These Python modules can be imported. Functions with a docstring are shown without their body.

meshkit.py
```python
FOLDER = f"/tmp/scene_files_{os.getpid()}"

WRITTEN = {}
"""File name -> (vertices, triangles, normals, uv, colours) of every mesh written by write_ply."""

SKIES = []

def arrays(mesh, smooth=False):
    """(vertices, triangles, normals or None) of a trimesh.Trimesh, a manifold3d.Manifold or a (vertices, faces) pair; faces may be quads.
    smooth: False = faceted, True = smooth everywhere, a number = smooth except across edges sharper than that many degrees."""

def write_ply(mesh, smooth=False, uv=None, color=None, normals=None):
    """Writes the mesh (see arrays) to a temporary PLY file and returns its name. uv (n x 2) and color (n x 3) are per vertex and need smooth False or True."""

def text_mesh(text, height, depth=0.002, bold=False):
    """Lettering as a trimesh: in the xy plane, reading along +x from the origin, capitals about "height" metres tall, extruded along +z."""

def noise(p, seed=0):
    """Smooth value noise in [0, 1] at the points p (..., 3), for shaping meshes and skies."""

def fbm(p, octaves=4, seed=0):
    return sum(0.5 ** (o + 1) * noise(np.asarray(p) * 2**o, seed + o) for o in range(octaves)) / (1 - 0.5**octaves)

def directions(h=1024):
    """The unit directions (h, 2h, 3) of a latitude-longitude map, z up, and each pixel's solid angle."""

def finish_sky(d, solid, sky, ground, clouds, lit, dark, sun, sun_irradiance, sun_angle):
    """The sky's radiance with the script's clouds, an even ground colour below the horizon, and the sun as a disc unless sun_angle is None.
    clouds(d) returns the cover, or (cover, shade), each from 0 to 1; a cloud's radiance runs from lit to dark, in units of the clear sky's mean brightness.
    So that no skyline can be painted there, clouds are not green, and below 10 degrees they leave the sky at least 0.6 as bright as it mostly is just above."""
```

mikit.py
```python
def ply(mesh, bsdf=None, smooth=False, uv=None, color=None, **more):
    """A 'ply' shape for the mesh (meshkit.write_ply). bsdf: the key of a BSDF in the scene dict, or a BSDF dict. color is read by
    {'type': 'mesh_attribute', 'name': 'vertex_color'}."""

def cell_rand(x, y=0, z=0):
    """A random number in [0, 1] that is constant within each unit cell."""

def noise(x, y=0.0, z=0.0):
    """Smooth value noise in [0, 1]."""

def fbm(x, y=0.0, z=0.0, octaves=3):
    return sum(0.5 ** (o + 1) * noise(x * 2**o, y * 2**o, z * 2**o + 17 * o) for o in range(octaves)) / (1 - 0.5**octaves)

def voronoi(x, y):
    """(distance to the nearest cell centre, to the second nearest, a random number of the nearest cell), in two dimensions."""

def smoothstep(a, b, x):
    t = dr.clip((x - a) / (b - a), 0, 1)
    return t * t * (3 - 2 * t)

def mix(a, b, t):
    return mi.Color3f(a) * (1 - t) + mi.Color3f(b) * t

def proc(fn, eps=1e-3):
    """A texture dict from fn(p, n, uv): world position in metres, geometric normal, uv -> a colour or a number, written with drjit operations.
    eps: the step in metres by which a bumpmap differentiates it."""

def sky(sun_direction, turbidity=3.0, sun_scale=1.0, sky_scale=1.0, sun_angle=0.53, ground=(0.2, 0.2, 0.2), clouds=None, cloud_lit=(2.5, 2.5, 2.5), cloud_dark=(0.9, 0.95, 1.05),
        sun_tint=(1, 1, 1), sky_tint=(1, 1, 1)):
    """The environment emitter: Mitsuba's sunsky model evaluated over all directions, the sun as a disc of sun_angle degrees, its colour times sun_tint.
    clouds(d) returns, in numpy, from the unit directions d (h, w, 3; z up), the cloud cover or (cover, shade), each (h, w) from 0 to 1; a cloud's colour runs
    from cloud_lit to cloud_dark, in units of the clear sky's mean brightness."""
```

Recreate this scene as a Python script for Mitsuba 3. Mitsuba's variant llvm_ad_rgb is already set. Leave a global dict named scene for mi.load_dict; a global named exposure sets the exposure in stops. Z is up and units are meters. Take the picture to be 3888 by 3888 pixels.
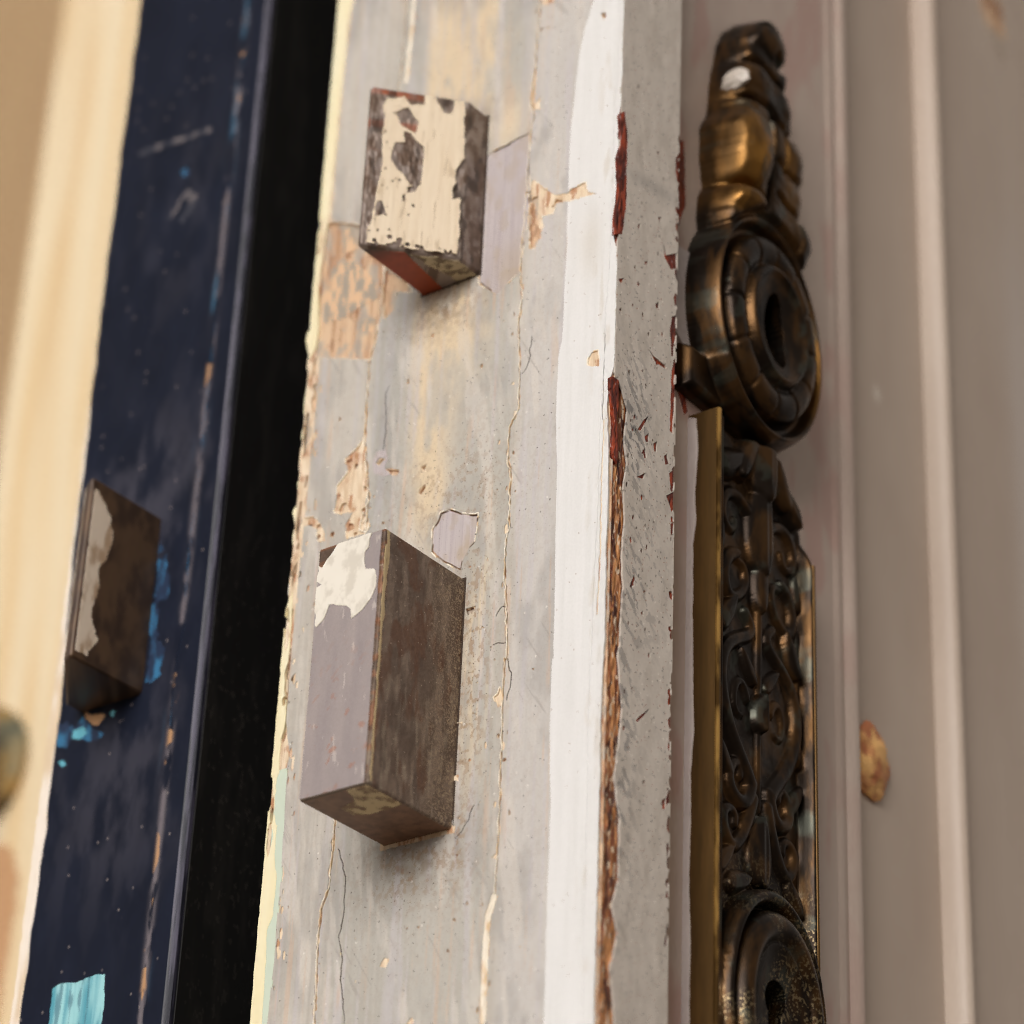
import math
import numpy as np
import drjit as dr
import mitsuba as mi
import trimesh
import shapely
from shapely.geometry import Polygon, LineString, Point, box as sbox
from shapely.ops import unary_union
import mikit, meshkit
from mikit import fbm, noise, voronoi, smoothstep, mix, proc, cell_rand

T = mi.ScalarTransform4f
scene, labels = {}, {}

# ------------------------------------------------------------------ camera (millimetres / 1000), looking up at the door edges
CAM = np.array([191.35, -239.33, -128.32]) / 1000
YAW, PITCH, ROLL = 0.6573, 0.5064, 0.0450
_f = np.array([-math.sin(YAW) * math.cos(PITCH), math.cos(YAW) * math.cos(PITCH), math.sin(PITCH)])
_r = np.array([math.cos(YAW), math.sin(YAW), 0.0])
_u = np.cross(_r, _f)
_up = -math.sin(ROLL) * _r + math.cos(ROLL) * _u
scene['camera'] = {
    'type': 'thinlens', 'fov': 20.04, 'fov_axis': 'x',
    'aperture_radius': 0.0026, 'focus_distance': 0.342,
    'near_clip': 0.02, 'far_clip': 400.0,
    'to_world': T().look_at(origin=CAM.tolist(), target=(CAM + _f).tolist(), up=_up.tolist()),
}
# ------------------------------------------------------------------ overcast daylight from the front
scene['sky'] = mikit.sky((0.22, -0.86, 0.32), turbidity=3, sun_scale=0.3, sun_angle=36, clouds=lambda d: 1.0,
                         cloud_lit=(0.54, 0.49, 0.45), sun_tint=(1.0, 1.32, 2.25), ground=(0.17, 0.15, 0.13))
exposure = 3.12

# outlines of chips, seams and paint edges, in millimetres on their own faces
P = {'grey_left':[[-25.34,131.3],[-25.8,128.89],[-26.03,118.66],[-26.19,109.48],[-26.31,102.11],[-26.21,93.79],[-26.36,72.39],[-26.13,65.47],[-26.39,58.18],[-26.37,52.73],[-26.52,47.94],[-26.64,42.15],[-26.77,35.25],[-26.91,28.63],[-26.77,20.24],[-26.34,17.5],[-25.74,15.4],[-25.97,13.83],[-25.66,5.43],[-25.48,-0.89],[-25.53,-7.05],[-25.43,-11.62],[-25.81,-18.72]],'white_left':[[16.3,112.55],[15.07,108.67],[14.4,105.37],[13.83,99.7],[13.37,93.28],[13.23,86.46],[13.38,75.22],[13.17,61.24],[12.7,59.0],[12.65,51.02],[13.1,44.06],[13.28,34.04],[13.6,18.1],[13.39,18.15],[13.42,8.88],[13.96,-0.25],[13.93,-11.88],[14.05,-25.61]],'white_right':[[20.41,110.7],[20.53,98.8],[19.92,93.27],[20.13,76.34],[19.55,60.5],[19.46,53.93],[19.21,45.51],[19.23,35.56],[18.91,25.98],[18.96,16.71],[18.79,16.75],[18.75,7.6],[18.91,-1.36],[18.93,-10.04],[18.92,-15.7],[19.16,-26.5]],'cream_left_right':[[-25.81,131.51],[-26.23,128.64],[-26.39,118.81],[-26.64,109.66],[-26.67,102.25],[-26.96,94.07],[-27.4,90.45],[-27.6,83.44],[-26.98,76.72],[-27.24,74.13]],'mint_right':[[-25.91,13.65],[-25.58,5.41],[-25.36,-0.91],[-25.45,-7.06],[-25.35,-11.63],[-25.66,-18.74]],'cream_low_right':[[-27.59,38.23],[-27.33,33.68],[-27.23,28.72],[-27.76,26.82],[-27.02,22.62],[-26.9,19.94],[-27.31,17.73],[-27.4,14.81],[-26.82,11.43],[-26.85,5.68],[-26.83,2.52],[-26.18,-0.75],[-26.26,-5.06],[-27.04,-7.06],[-26.83,-9.84],[-26.57,-18.58]],'wood_left':[[-27.32,94.21],[-23.79,92.94],[-21.12,91.45],[-20.67,88.52],[-16.1,83.32],[-16.38,79.01],[-16.46,74.86],[-16.49,72.69],[-17.41,68.89],[-21.85,70.7],[-27.01,72.61],[-27.7,75.44],[-27.42,79.18]],'rem_a':[[-25.74,86.28],[-22.83,86.78],[-19.64,83.65],[-17.94,81.11],[-17.16,78.53],[-20.03,78.41],[-23.29,77.65],[-26.24,77.84],[-26.87,82.39]],'rem_b':[[-20.05,76.12],[-17.5,75.6],[-17.57,73.36],[-19.7,74.41]],'rem_c':[[-24.57,92.17],[-22.4,91.54],[-21.67,87.91],[-23.77,87.91]],'wood_latch':[[-16.05,82.73],[-13.62,80.3],[-12.31,79.06],[-11.16,77.13],[-13.86,78.1],[-14.08,75.53],[-15.62,74.57],[-16.26,77.44]],'peach_a':[[-17.67,57.24],[-16.93,55.56],[-17.16,53.48],[-16.21,49.64],[-16.68,47.66],[-15.57,44.18],[-16.11,43.12],[-19.07,43.29],[-19.65,45.39],[-18.58,46.83],[-20.2,47.13],[-21.53,47.7],[-21.39,51.57],[-19.82,52.88],[-20.51,55.25],[-18.57,56.08]],'brown_a1':[[-21.28,47.98],[-20.76,48.89],[-19.54,48.7],[-20.22,47.31],[-21.01,47.27]],'brown_a2':[[-19.45,45.33],[-18.46,45.39],[-17.96,44.19],[-19.15,44.19]],'brown_a3':[[-17.5,50.38],[-16.48,50.07],[-16.21,49.21],[-17.21,49.3]],'brown_a4':[[-20.48,54.88],[-19.29,55.04],[-19.17,53.68],[-19.97,53.71]],'brown_b':[[-13.76,51.65],[-12.72,51.4],[-11.34,50.68],[-11.37,50.06],[-12.56,50.28]],'brown_b2':[[-15.32,52.91],[-14.78,53.53],[-13.56,53.07],[-14.1,52.89],[-14.68,52.29]],'ring_b':[[-15.93,53.1],[-15.06,54.62],[-13.66,54.35],[-13.36,53.01],[-13.85,51.74],[-12.19,50.52],[-13.75,50.47],[-15.39,51.34]],'brown_c':[[-7.97,50.2],[-6.93,50.16],[-7.27,49.53],[-6.96,48.98],[-7.76,49.44]],'brown_d':[[-7.9,46.93],[-7.13,47.5],[-6.89,46.8],[-7.52,46.02],[-8.01,46.37]],'lav_a':[[-4.32,42.49],[-2.91,42.68],[-1.87,42.07],[-1.0,41.43],[1.03,40.67],[1.52,40.75],[1.44,38.75],[1.12,36.76],[0.3,36.25],[-0.3,35.23],[-0.69,33.57],[-3.63,35.59],[-5.42,37.45],[-5.45,40.48],[-4.68,41.46]],'lav_b':[[-0.63,94.29],[2.13,94.74],[6.83,95.1],[7.0,88.93],[7.15,81.28],[6.08,73.79],[2.58,71.75],[-0.31,74.53],[-0.49,81.15]],'brown_e':[[6.02,93.25],[6.95,93.38],[6.99,90.85],[6.04,91.16]],'brown_f':[[7.41,84.96],[8.64,84.86],[8.48,81.53],[9.29,78.6],[8.41,76.89],[7.39,76.9],[7.24,80.12]],'peach_b':[[7.56,87.64],[9.39,85.32],[11.36,83.72],[13.09,83.2],[14.01,83.7],[15.89,83.79],[16.4,82.14],[17.76,81.31],[14.46,81.77],[11.42,82.27],[11.09,80.9],[9.18,81.26],[9.63,79.59],[8.42,76.7],[7.69,76.9],[7.07,85.46]],'tan_c':[[17.13,57.32],[17.65,58.01],[18.55,57.98],[18.81,56.57],[18.91,55.67],[17.89,55.91],[17.23,56.41]],'brown_g':[[17.44,109.62],[18.12,109.96],[18.38,109.12],[18.02,108.41]],'peach_c':[[7.55,117.73],[10.47,116.4],[9.73,115.18],[8.62,115.11],[7.72,115.42]],'peach_d':[[5.26,15.27],[5.88,15.49],[6.12,16.31],[6.41,14.92],[6.73,14.09],[5.76,13.77]],'tan_d':[[6.49,100.02],[7.11,105.73],[7.51,105.55],[7.3,99.69],[8.21,100.41],[8.13,98.48],[7.06,98.76]],'peach_e':[[0.37,28.02],[1.83,28.05],[1.64,27.51],[0.64,27.2]],'peach_f':[[-27.14,48.5],[-25.21,48.16],[-23.84,46.97],[-22.97,45.3],[-22.75,43.83],[-24.05,44.36],[-24.31,46.16],[-25.83,47.08],[-26.84,47.3]],'brown_h':[[-22.03,44.71],[-21.52,44.95],[-21.17,44.62],[-21.53,44.02],[-21.9,44.21]],'tan_e':[[-17.1,44.82],[-16.66,45.78],[-16.52,47.3],[-16.13,46.87],[-16.12,45.15],[-15.56,44.06],[-15.92,43.24],[-17.02,43.87]],'tan_f':[[-4.94,-22.33],[-4.23,-21.66],[-3.84,-22.18],[-4.03,-22.49]],'peach_g':[[0.32,77.84],[1.15,79.79],[1.63,78.11],[1.02,76.46],[0.63,76.46]],'brown_i':[[-15.78,76.51],[-14.31,78.65],[-13.31,78.28],[-13.86,76.96],[-14.41,75.65]],'tan_g':[[-9.39,-14.75],[-8.75,-13.79],[-7.94,-14.15],[-8.47,-15.13]],'seam_r':[[7.5,116.92],[7.37,112.48],[7.19,105.69],[6.66,99.96],[7.38,97.69],[6.87,95.16],[6.15,73.84],[6.7,70.34],[6.47,67.15],[6.24,67.31],[6.61,62.5],[6.96,56.71],[6.89,53.59],[5.73,51.53],[5.59,46.74],[6.09,45.56],[6.28,37.41],[5.9,35.53],[5.95,30.9],[6.44,26.85],[6.83,19.86],[6.51,19.94],[6.55,12.09],[6.76,-1.33],[6.62,-9.26],[5.87,-11.72],[5.76,-16.0],[5.74,-24.18],[5.64,-27.21]],'seam_l':[[-15.74,127.41],[-15.75,119.31],[-15.94,112.69],[-16.3,83.2],[-16.38,74.83],[-16.49,74.19],[-17.62,68.96],[-17.58,64.5],[-17.46,57.17],[-16.15,48.91],[-16.26,42.65],[-17.71,4.94],[-17.7,1.51],[-17.78,-3.4],[-18.72,-5.64],[-18.94,-9.23],[-18.63,-17.32],[-18.44,-23.19]],'seam_cream_l':[[-14.49,126.84],[-14.44,121.27],[-14.72,112.17]],'seam_cream_r':[[6.62,-9.26],[5.74,-11.83],[5.63,-15.98],[5.74,-24.18]],'crack_0':[[-13.9,63.72],[-14.47,62.74],[-14.36,60.88],[-14.05,58.97],[-14.11,57.19],[-14.05,54.37]],'crack_1':[[8.54,63.8],[8.36,61.9],[8.4,60.29],[7.82,59.07],[7.03,58.52]],'crack_2':[[-16.85,1.18],[-16.01,-0.69],[-15.41,-2.96],[-15.19,-7.56],[-15.82,-9.98],[-15.29,-11.43],[-14.94,-12.98],[-15.12,-15.01],[-14.42,-18.07],[-13.87,-21.07]],'crack_3':[[7.08,19.79],[7.53,17.78],[7.36,15.62],[7.14,14.37]],'crack_4':[[6.58,22.0],[5.67,22.3],[4.79,22.15]],'crack_5':[[6.44,26.85],[5.62,26.75],[4.95,25.9]],'crack_6':[[2.32,94.82],[4.68,95.04],[6.63,95.26]],'crack_7':[[2.88,2.23],[1.96,0.01],[0.64,-1.35]],'gouge_l':[[-1.93,53.04],[-0.98,51.24],[-0.44,44.72],[-0.27,38.16],[-0.39,28.4],[-0.22,16.07],[-0.68,15.9],[-0.45,6.87],[-0.52,-2.01],[-0.52,-10.64],[-0.03,-26.84]],'gouge_r':[[0.28,53.85],[1.43,52.31],[2.32,49.96],[1.95,45.74],[2.44,42.6],[1.94,39.07],[2.31,35.93],[2.02,29.34],[2.31,26.25],[1.84,16.82],[1.84,16.81],[2.64,10.95],[2.29,6.9],[1.69,1.64],[2.64,-2.18],[2.64,-9.7],[1.77,-12.8],[2.68,-15.92],[1.77,-19.8],[2.55,-26.17]],'varn_a':[[-0.24,92.19],[0.51,92.83],[1.13,89.2],[1.03,83.88],[1.22,80.26],[0.9,76.42],[0.54,74.23],[-0.94,73.5],[-0.76,74.14],[-0.34,78.36],[-0.08,81.08],[-0.47,85.35],[-0.01,87.09]],'varn_b':[[-1.31,52.8],[-0.31,53.42],[0.75,53.31],[0.82,51.01],[0.59,47.85],[1.05,43.35],[0.77,41.9],[0.21,42.99],[0.19,47.68],[-0.34,51.52]],'strip_right':[[10.01,116.17],[10.57,67.0],[10.35,19.88],[10.48,-24.08]],'chip_00':[[9.47,66.49],[10.32,66.88],[9.91,60.98],[9.49,60.62],[9.21,64.22]],'chip_01':[[9.53,58.52],[10.09,60.36],[10.27,55.17],[9.94,49.84],[9.43,49.96]],'chip_02':[[8.5,46.16],[8.99,46.7],[9.43,45.53],[8.73,45.03]],'chip_03':[[9.46,44.19],[10.27,45.2],[10.23,42.82],[9.66,42.25]],'chip_04':[[9.02,40.98],[10.41,42.05],[10.36,39.86],[9.88,39.0]],'chip_05':[[9.75,37.28],[10.31,38.17],[10.34,36.52],[9.86,35.8]],'chip_06':[[5.54,59.88],[6.56,59.29],[8.51,58.94],[8.69,58.45],[6.79,58.51]],'chip_07':[[4.09,47.94],[4.72,49.3],[5.76,50.57],[5.53,49.65],[4.54,47.93]],'chip_08':[[7.82,76.54],[8.37,74.97],[10.08,76.17],[10.33,74.08],[9.27,73.2],[8.04,74.44]],'chip_09':[[6.65,66.88],[7.15,67.48],[7.33,66.67],[6.75,66.29]],'chip_10':[[9.4,66.02],[10.32,67.17],[10.28,64.28],[9.54,62.69]],'chip_11':[[3.29,26.62],[3.95,28.48],[4.13,27.72],[3.62,26.18]],'chip_12':[[4.71,10.15],[5.66,11.24],[6.81,12.25],[6.05,11.07],[4.99,10.0]],'chip_13':[[8.99,1.62],[9.56,2.16],[9.71,0.96],[9.17,0.61]],'chip_14':[[0.28,67.44],[1.1,68.19],[0.92,67.17]],'chip_15':[[9.75,90.67],[10.28,90.94],[10.25,87.11],[9.7,88.35]],'chip_16':[[4.62,44.86],[5.29,45.98],[5.73,44.65],[5.24,44.45],[5.03,45.03]],'chip_17':[[5.17,47.46],[5.81,48.24],[6.0,47.06],[5.35,46.79]],'chip_18':[[6.66,47.07],[7.31,47.69],[7.26,46.14],[6.85,46.14]],'chip_19':[[3.89,41.37],[5.49,42.54],[5.11,41.58]],'chip_20':[[0.41,63.17],[0.85,63.8],[0.96,62.97]],'chip_21':[[6.8,79.92],[7.23,80.31],[7.08,78.94]],'chip_22':[[4.57,72.21],[5.16,72.49],[4.93,71.65]],'chip_23':[[5.11,23.81],[5.49,24.28],[5.6,23.36]],'db_white':[[-9.97,31.82],[-9.31,31.93],[-7.85,32.23],[-5.88,32.38],[-3.9,32.24],[-1.92,32.01],[-2.18,31.16],[-2.18,30.16],[-2.78,29.61],[-2.8,28.47],[-2.51,27.36],[-1.11,27.0],[-0.7,25.89],[-0.71,24.62],[-1.37,23.25],[-2.56,22.03],[-4.12,21.4],[-4.25,22.63],[-4.93,23.27],[-6.51,23.73],[-6.95,24.08],[-7.64,24.13],[-7.88,23.48],[-8.28,22.46],[-9.35,21.64],[-9.61,21.97],[-9.46,23.2],[-10.09,24.22],[-10.13,26.81],[-9.03,27.08],[-10.11,27.95],[-9.55,29.09],[-9.93,30.5]],'db_cream':[[-3.24,-15.0],[-0.0,-14.96],[-0.23,-11.77],[-0.17,-8.71],[-3.33,-8.29],[-5.3,-8.39],[-7.09,-9.11],[-6.97,-11.21],[-4.33,-12.12]],'la_outline':[[0.69,100.36],[0.45,77.15],[14.12,77.73],[13.56,99.91]],'la_h1':[[4.89,94.19],[5.86,93.96],[6.56,92.9],[7.63,92.11],[7.59,89.98],[7.6,86.91],[6.95,85.95],[6.0,85.9],[5.29,87.32],[4.3,88.11],[3.49,89.71],[3.5,90.87],[3.89,92.28],[4.99,92.46]],'la_h2':[[12.7,90.98],[13.32,90.69],[13.27,85.89],[12.91,84.98],[11.67,84.51],[11.51,86.19],[11.93,87.21],[11.84,89.11]],'la_h3':[[4.52,100.6],[7.39,100.97],[7.27,98.68],[5.61,98.41],[4.76,99.26]],'la_h4':[[8.63,100.29],[11.06,100.09],[10.93,97.81],[9.96,97.94]],'la_h5':[[2.03,82.82],[2.73,82.93],[3.34,81.05],[1.95,80.36]],'la_h6':[[3.62,96.91],[5.3,98.17],[6.02,96.71],[6.71,95.85],[6.33,94.03],[5.51,94.48],[4.36,95.08]],'la_h7':[[5.71,85.48],[7.55,86.43],[6.99,85.11],[5.92,84.56]],'la_h8':[[0.59,100.74],[2.71,101.49],[4.51,100.8],[4.58,99.62],[3.02,98.97],[2.52,99.28],[1.97,97.82],[2.32,95.92],[2.09,93.35],[2.52,88.79],[1.98,84.89],[1.56,79.18],[0.44,77.24],[0.62,86.58]],'la_h9':[[5.17,84.06],[5.55,84.31],[5.68,83.39],[5.3,83.14]],'la_right':[[13.25,99.66],[13.94,95.26],[13.94,91.76],[13.45,88.6],[13.32,84.76],[13.32,81.36],[14.05,79.22]],'nv_left':[[-68.15,149.01],[-68.03,139.64],[-68.01,132.51],[-68.35,125.15],[-68.14,116.95],[-68.17,106.86],[-68.45,70.5],[-68.26,60.01],[-68.89,53.22],[-68.93,46.38],[-68.1,39.43],[-67.29,32.61],[-67.44,37.48],[-67.64,30.07],[-68.02,23.91],[-68.71,18.71],[-68.68,12.37],[-69.11,9.85],[-69.13,5.97],[-68.79,0.02],[-69.12,-2.95],[-69.0,-10.44]],'nv_white_right':[[-67.07,37.39],[-66.88,31.8],[-66.87,27.43],[-66.77,24.7],[-66.94,21.51],[-66.94,18.31],[-66.66,14.56],[-66.92,9.91],[-66.73,6.77],[-66.82,4.22],[-66.98,1.19],[-66.88,-3.37],[-67.22,-7.3],[-67.2,-11.25]],'nv_blue_a':[[-52.07,52.96],[-50.65,50.29],[-49.33,46.35],[-49.46,43.29],[-50.68,42.53],[-50.78,39.26],[-48.97,35.53],[-48.8,32.27],[-50.51,31.42],[-51.87,31.76],[-51.57,37.3],[-52.52,42.37],[-51.7,46.12]],'nv_blue_b':[[-66.92,29.89],[-64.69,28.8],[-63.58,28.26],[-62.42,29.61],[-60.71,27.3],[-57.8,25.79],[-59.72,25.18],[-64.02,26.75],[-64.82,25.32],[-66.69,26.3]],'nv_cyan_a':[[-64.02,27.83],[-62.16,27.92],[-61.26,26.89],[-62.57,26.13],[-64.18,26.65]],'nv_cyan_b':[[-57.73,28.73],[-57.29,29.16],[-56.43,28.78],[-56.78,27.95]],'nv_cyan_c':[[-66.13,23.87],[-65.11,23.9],[-64.4,23.07],[-65.1,22.75]],'nv_turq':[[-61.98,-13.13],[-62.04,-7.74],[-60.32,-7.31],[-57.98,-7.79],[-54.85,-7.29],[-53.04,-7.62],[-52.61,-11.62],[-52.78,-14.71]],'nv_wood_a':[[-62.6,30.74],[-61.01,29.26],[-59.3,29.11],[-58.21,28.58],[-59.39,27.46],[-60.82,28.0],[-62.2,29.28]],'nv_turq_shadow':[[-63.01,-8.79],[-62.29,-7.2],[-58.07,-7.23],[-57.93,-6.03],[-56.25,-6.46],[-56.49,-7.03],[-54.26,-6.95],[-57.99,-7.69],[-60.34,-7.18],[-62.15,-7.67]],'nv_blue_dot':[[-56.12,114.15],[-54.97,114.41],[-53.88,113.02],[-54.44,112.29],[-55.68,112.78]],'nv_keyring':[[-57.61,106.42],[-55.37,109.33],[-54.19,110.29],[-52.12,108.3],[-52.12,106.19],[-53.78,104.95],[-54.17,103.93],[-55.35,105.08],[-53.81,107.31],[-53.73,108.69],[-55.15,107.59],[-56.75,105.85]],'nv_scr':[[-65.41,120.76],[-64.12,121.22],[-50.91,119.75],[-50.55,118.87],[-63.41,119.95],[-64.44,119.64]],'nv_ridge':[[-45.63,112.11],[-45.9,107.75],[-46.22,57.35],[-46.36,46.84],[-45.89,37.96],[-46.71,32.16],[-46.46,24.29]],'nv_scrape_r':[[-47.47,121.47],[-45.94,119.39],[-46.28,113.32],[-47.74,114.86]],'nv_corner':[[-42.2,138.9],[-42.05,58.79],[-41.44,-16.0]]}
# ------------------------------------------------------------------ helpers
RNG = np.random.default_rng(7)
MM = 0.001


def srgb(r, g, b):
    c = np.array([r, g, b]) / 255.0
    return np.where(c <= 0.04045, c / 12.92, ((c + 0.055) / 1.055) ** 2.4).tolist()


def bs(name, color, rough=0.5, bump=None, bscale=1e-4, eps=1e-4, metallic=0.0, spec=0.4, clearcoat=0.0):
    """a named material; color is a constant or fn(X, Y, Z) in millimetres"""
    col = proc(lambda p, n, uv: color(p.x * 1000, p.y * 1000, p.z * 1000)) if callable(color) else {'type': 'rgb', 'value': list(map(float, color))}
    ro = proc(lambda p, n, uv: rough(p.x * 1000, p.y * 1000, p.z * 1000)) if callable(rough) else float(rough)
    b = {'type': 'principled', 'base_color': col, 'roughness': ro, 'metallic': float(metallic), 'specular': float(spec)}
    if clearcoat:
        b.update(clearcoat=float(clearcoat), clearcoat_gloss=0.85)
    if bump is not None:
        b = {'type': 'bumpmap', 'texture': proc(lambda p, n, uv: bump(p.x * 1000, p.y * 1000, p.z * 1000), eps=eps), 'scale': float(bscale), 'nested': b}
    scene[name] = {'type': 'twosided', 'nested': b}


def put(key, mesh, mat, smooth=False):
    k, i = key, 0
    while k in scene:
        i += 1
        k = f'{key}_{i:03d}'
    scene[k] = mikit.ply(mesh, mat, smooth=smooth)
    return k


def tag(key, label=None, category=None, **more):
    labels[key] = {**({'label': label} if label else {}), **({'category': category} if category else {}), **more}


def rough_line(pts, amp=0.12, step=0.22, freq=1.1, seed=0, closed=False):
    """the polyline densified, with every point moved by noise so that it looks torn"""
    pts = np.asarray(pts, float)
    if closed:
        pts = np.vstack([pts, pts[:1]])
    out = []
    for a, b in zip(pts[:-1], pts[1:]):
        n = max(1, int(np.hypot(*(b - a)) / step))
        out.append(a + (b - a) * (np.arange(n)[:, None] / n))
    q = np.vstack(out + ([] if closed else [pts[-1:]]))
    s = np.column_stack([q * freq, np.full(len(q), seed * 7.3)])
    d = np.column_stack([meshkit.fbm(s, 4, seed + 1), meshkit.fbm(s, 4, seed + 31)]) - 0.5
    return q + d * 2.4 * amp


def poly(pts, amp=0.12, seed=0, **k):
    g = Polygon(rough_line(pts, amp, seed=seed, closed=True, **k)).buffer(0)
    return g


def ribbon(line, width, seed=0, wob=0.25, gap=0.0, amp=0.15):
    """a crack or seam: a ragged strip along the line whose width varies and, with gap, now and then vanishes"""
    q = rough_line(line, amp, step=0.2, freq=1.3, seed=seed)
    t = np.gradient(q, axis=0)
    t /= np.linalg.norm(t, axis=1, keepdims=True) + 1e-9
    nrm = np.column_stack([-t[:, 1], t[:, 0]])
    s = np.column_stack([q * 0.8, np.full(len(q), seed * 3.1)])
    w = width * (0.55 + 1.1 * (meshkit.fbm(s, 3, seed + 5) - gap))
    w2 = width * (0.55 + 1.1 * (meshkit.fbm(s, 3, seed + 77) - gap))
    w, w2 = np.maximum(w, 0.003), np.maximum(w2, 0.003)
    return Polygon(np.vstack([q + nrm * w[:, None] / 2, (q - nrm * w2[:, None] / 2)[::-1]])).buffer(0)


def polys(g):
    if g.is_empty:
        return []
    return [x for x in getattr(g, 'geoms', [g]) if x.geom_type == 'Polygon' and x.area > 0.004]


def sheet(g, outer, inner, frame):
    """a layer of paint or wood with this outline; frame(a, b, h) -> xyz in mm, h the height of the outer face"""
    ms = []
    for x in polys(g.simplify(0.02)):
        m = trimesh.creation.extrude_polygon(x, 1.0, engine='earcut')
        v = m.vertices
        m.vertices = frame(v[:, 0], v[:, 1], inner + (outer - inner) * v[:, 2]) * MM
        m.fix_normals()
        ms.append(m)
    return trimesh.util.concatenate(ms)


def FACE(y0=0.0):      # a, b = x, z on a face towards -y; h outwards
    return lambda a, b, h: np.column_stack([a, y0 - h, b])


def FRONT(x0):         # a, b = y, z on a face towards +x
    return lambda a, b, h: np.column_stack([x0 + h, a, b])


DIRB = np.array([2.0, 10.2]) / math.hypot(2.0, 10.2)


def LIP(a, b, h):      # the slightly splayed lip of the white door: a along the splay, b = z
    return np.column_stack([21.1 + a * DIRB[0] + h * DIRB[1], a * DIRB[1] - h * DIRB[0], b])


def extr(profile, z0, z1):
    """profile polygon in x, y (mm) extruded upright"""
    m = trimesh.creation.extrude_polygon(Polygon(profile), z1 - z0, engine='earcut')
    m.apply_translation([0, 0, z0])
    m.apply_scale(MM)
    return m


def rbox(x0, x1, y0, y1, z0, z1, r=0.4):
    import manifold3d as m3
    s = m3.Manifold.sphere(r, 16)
    c = [s.translate([x, y, z]) for x in (x0 + r, x1 - r) for y in (y0 + r, y1 - r) for z in (z0 + r, z1 - r)]
    m = m3.Manifold.batch_hull(c).to_mesh()
    return trimesh.Trimesh(m.vert_properties[:, :3] * MM, m.tri_verts)


def hull(points, r=0.3):
    import manifold3d as m3
    s = m3.Manifold.sphere(r, 16)
    m = m3.Manifold.batch_hull([s.translate(list(map(float, p))) for p in points]).to_mesh()
    return trimesh.Trimesh(m.vert_properties[:, :3] * MM, m.tri_verts)


def blob(X, Z, cx, cz, rx, rz):
    return dr.exp(-(dr.square((X - cx) / rx) + dr.square((Z - cz) / rz)))


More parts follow.
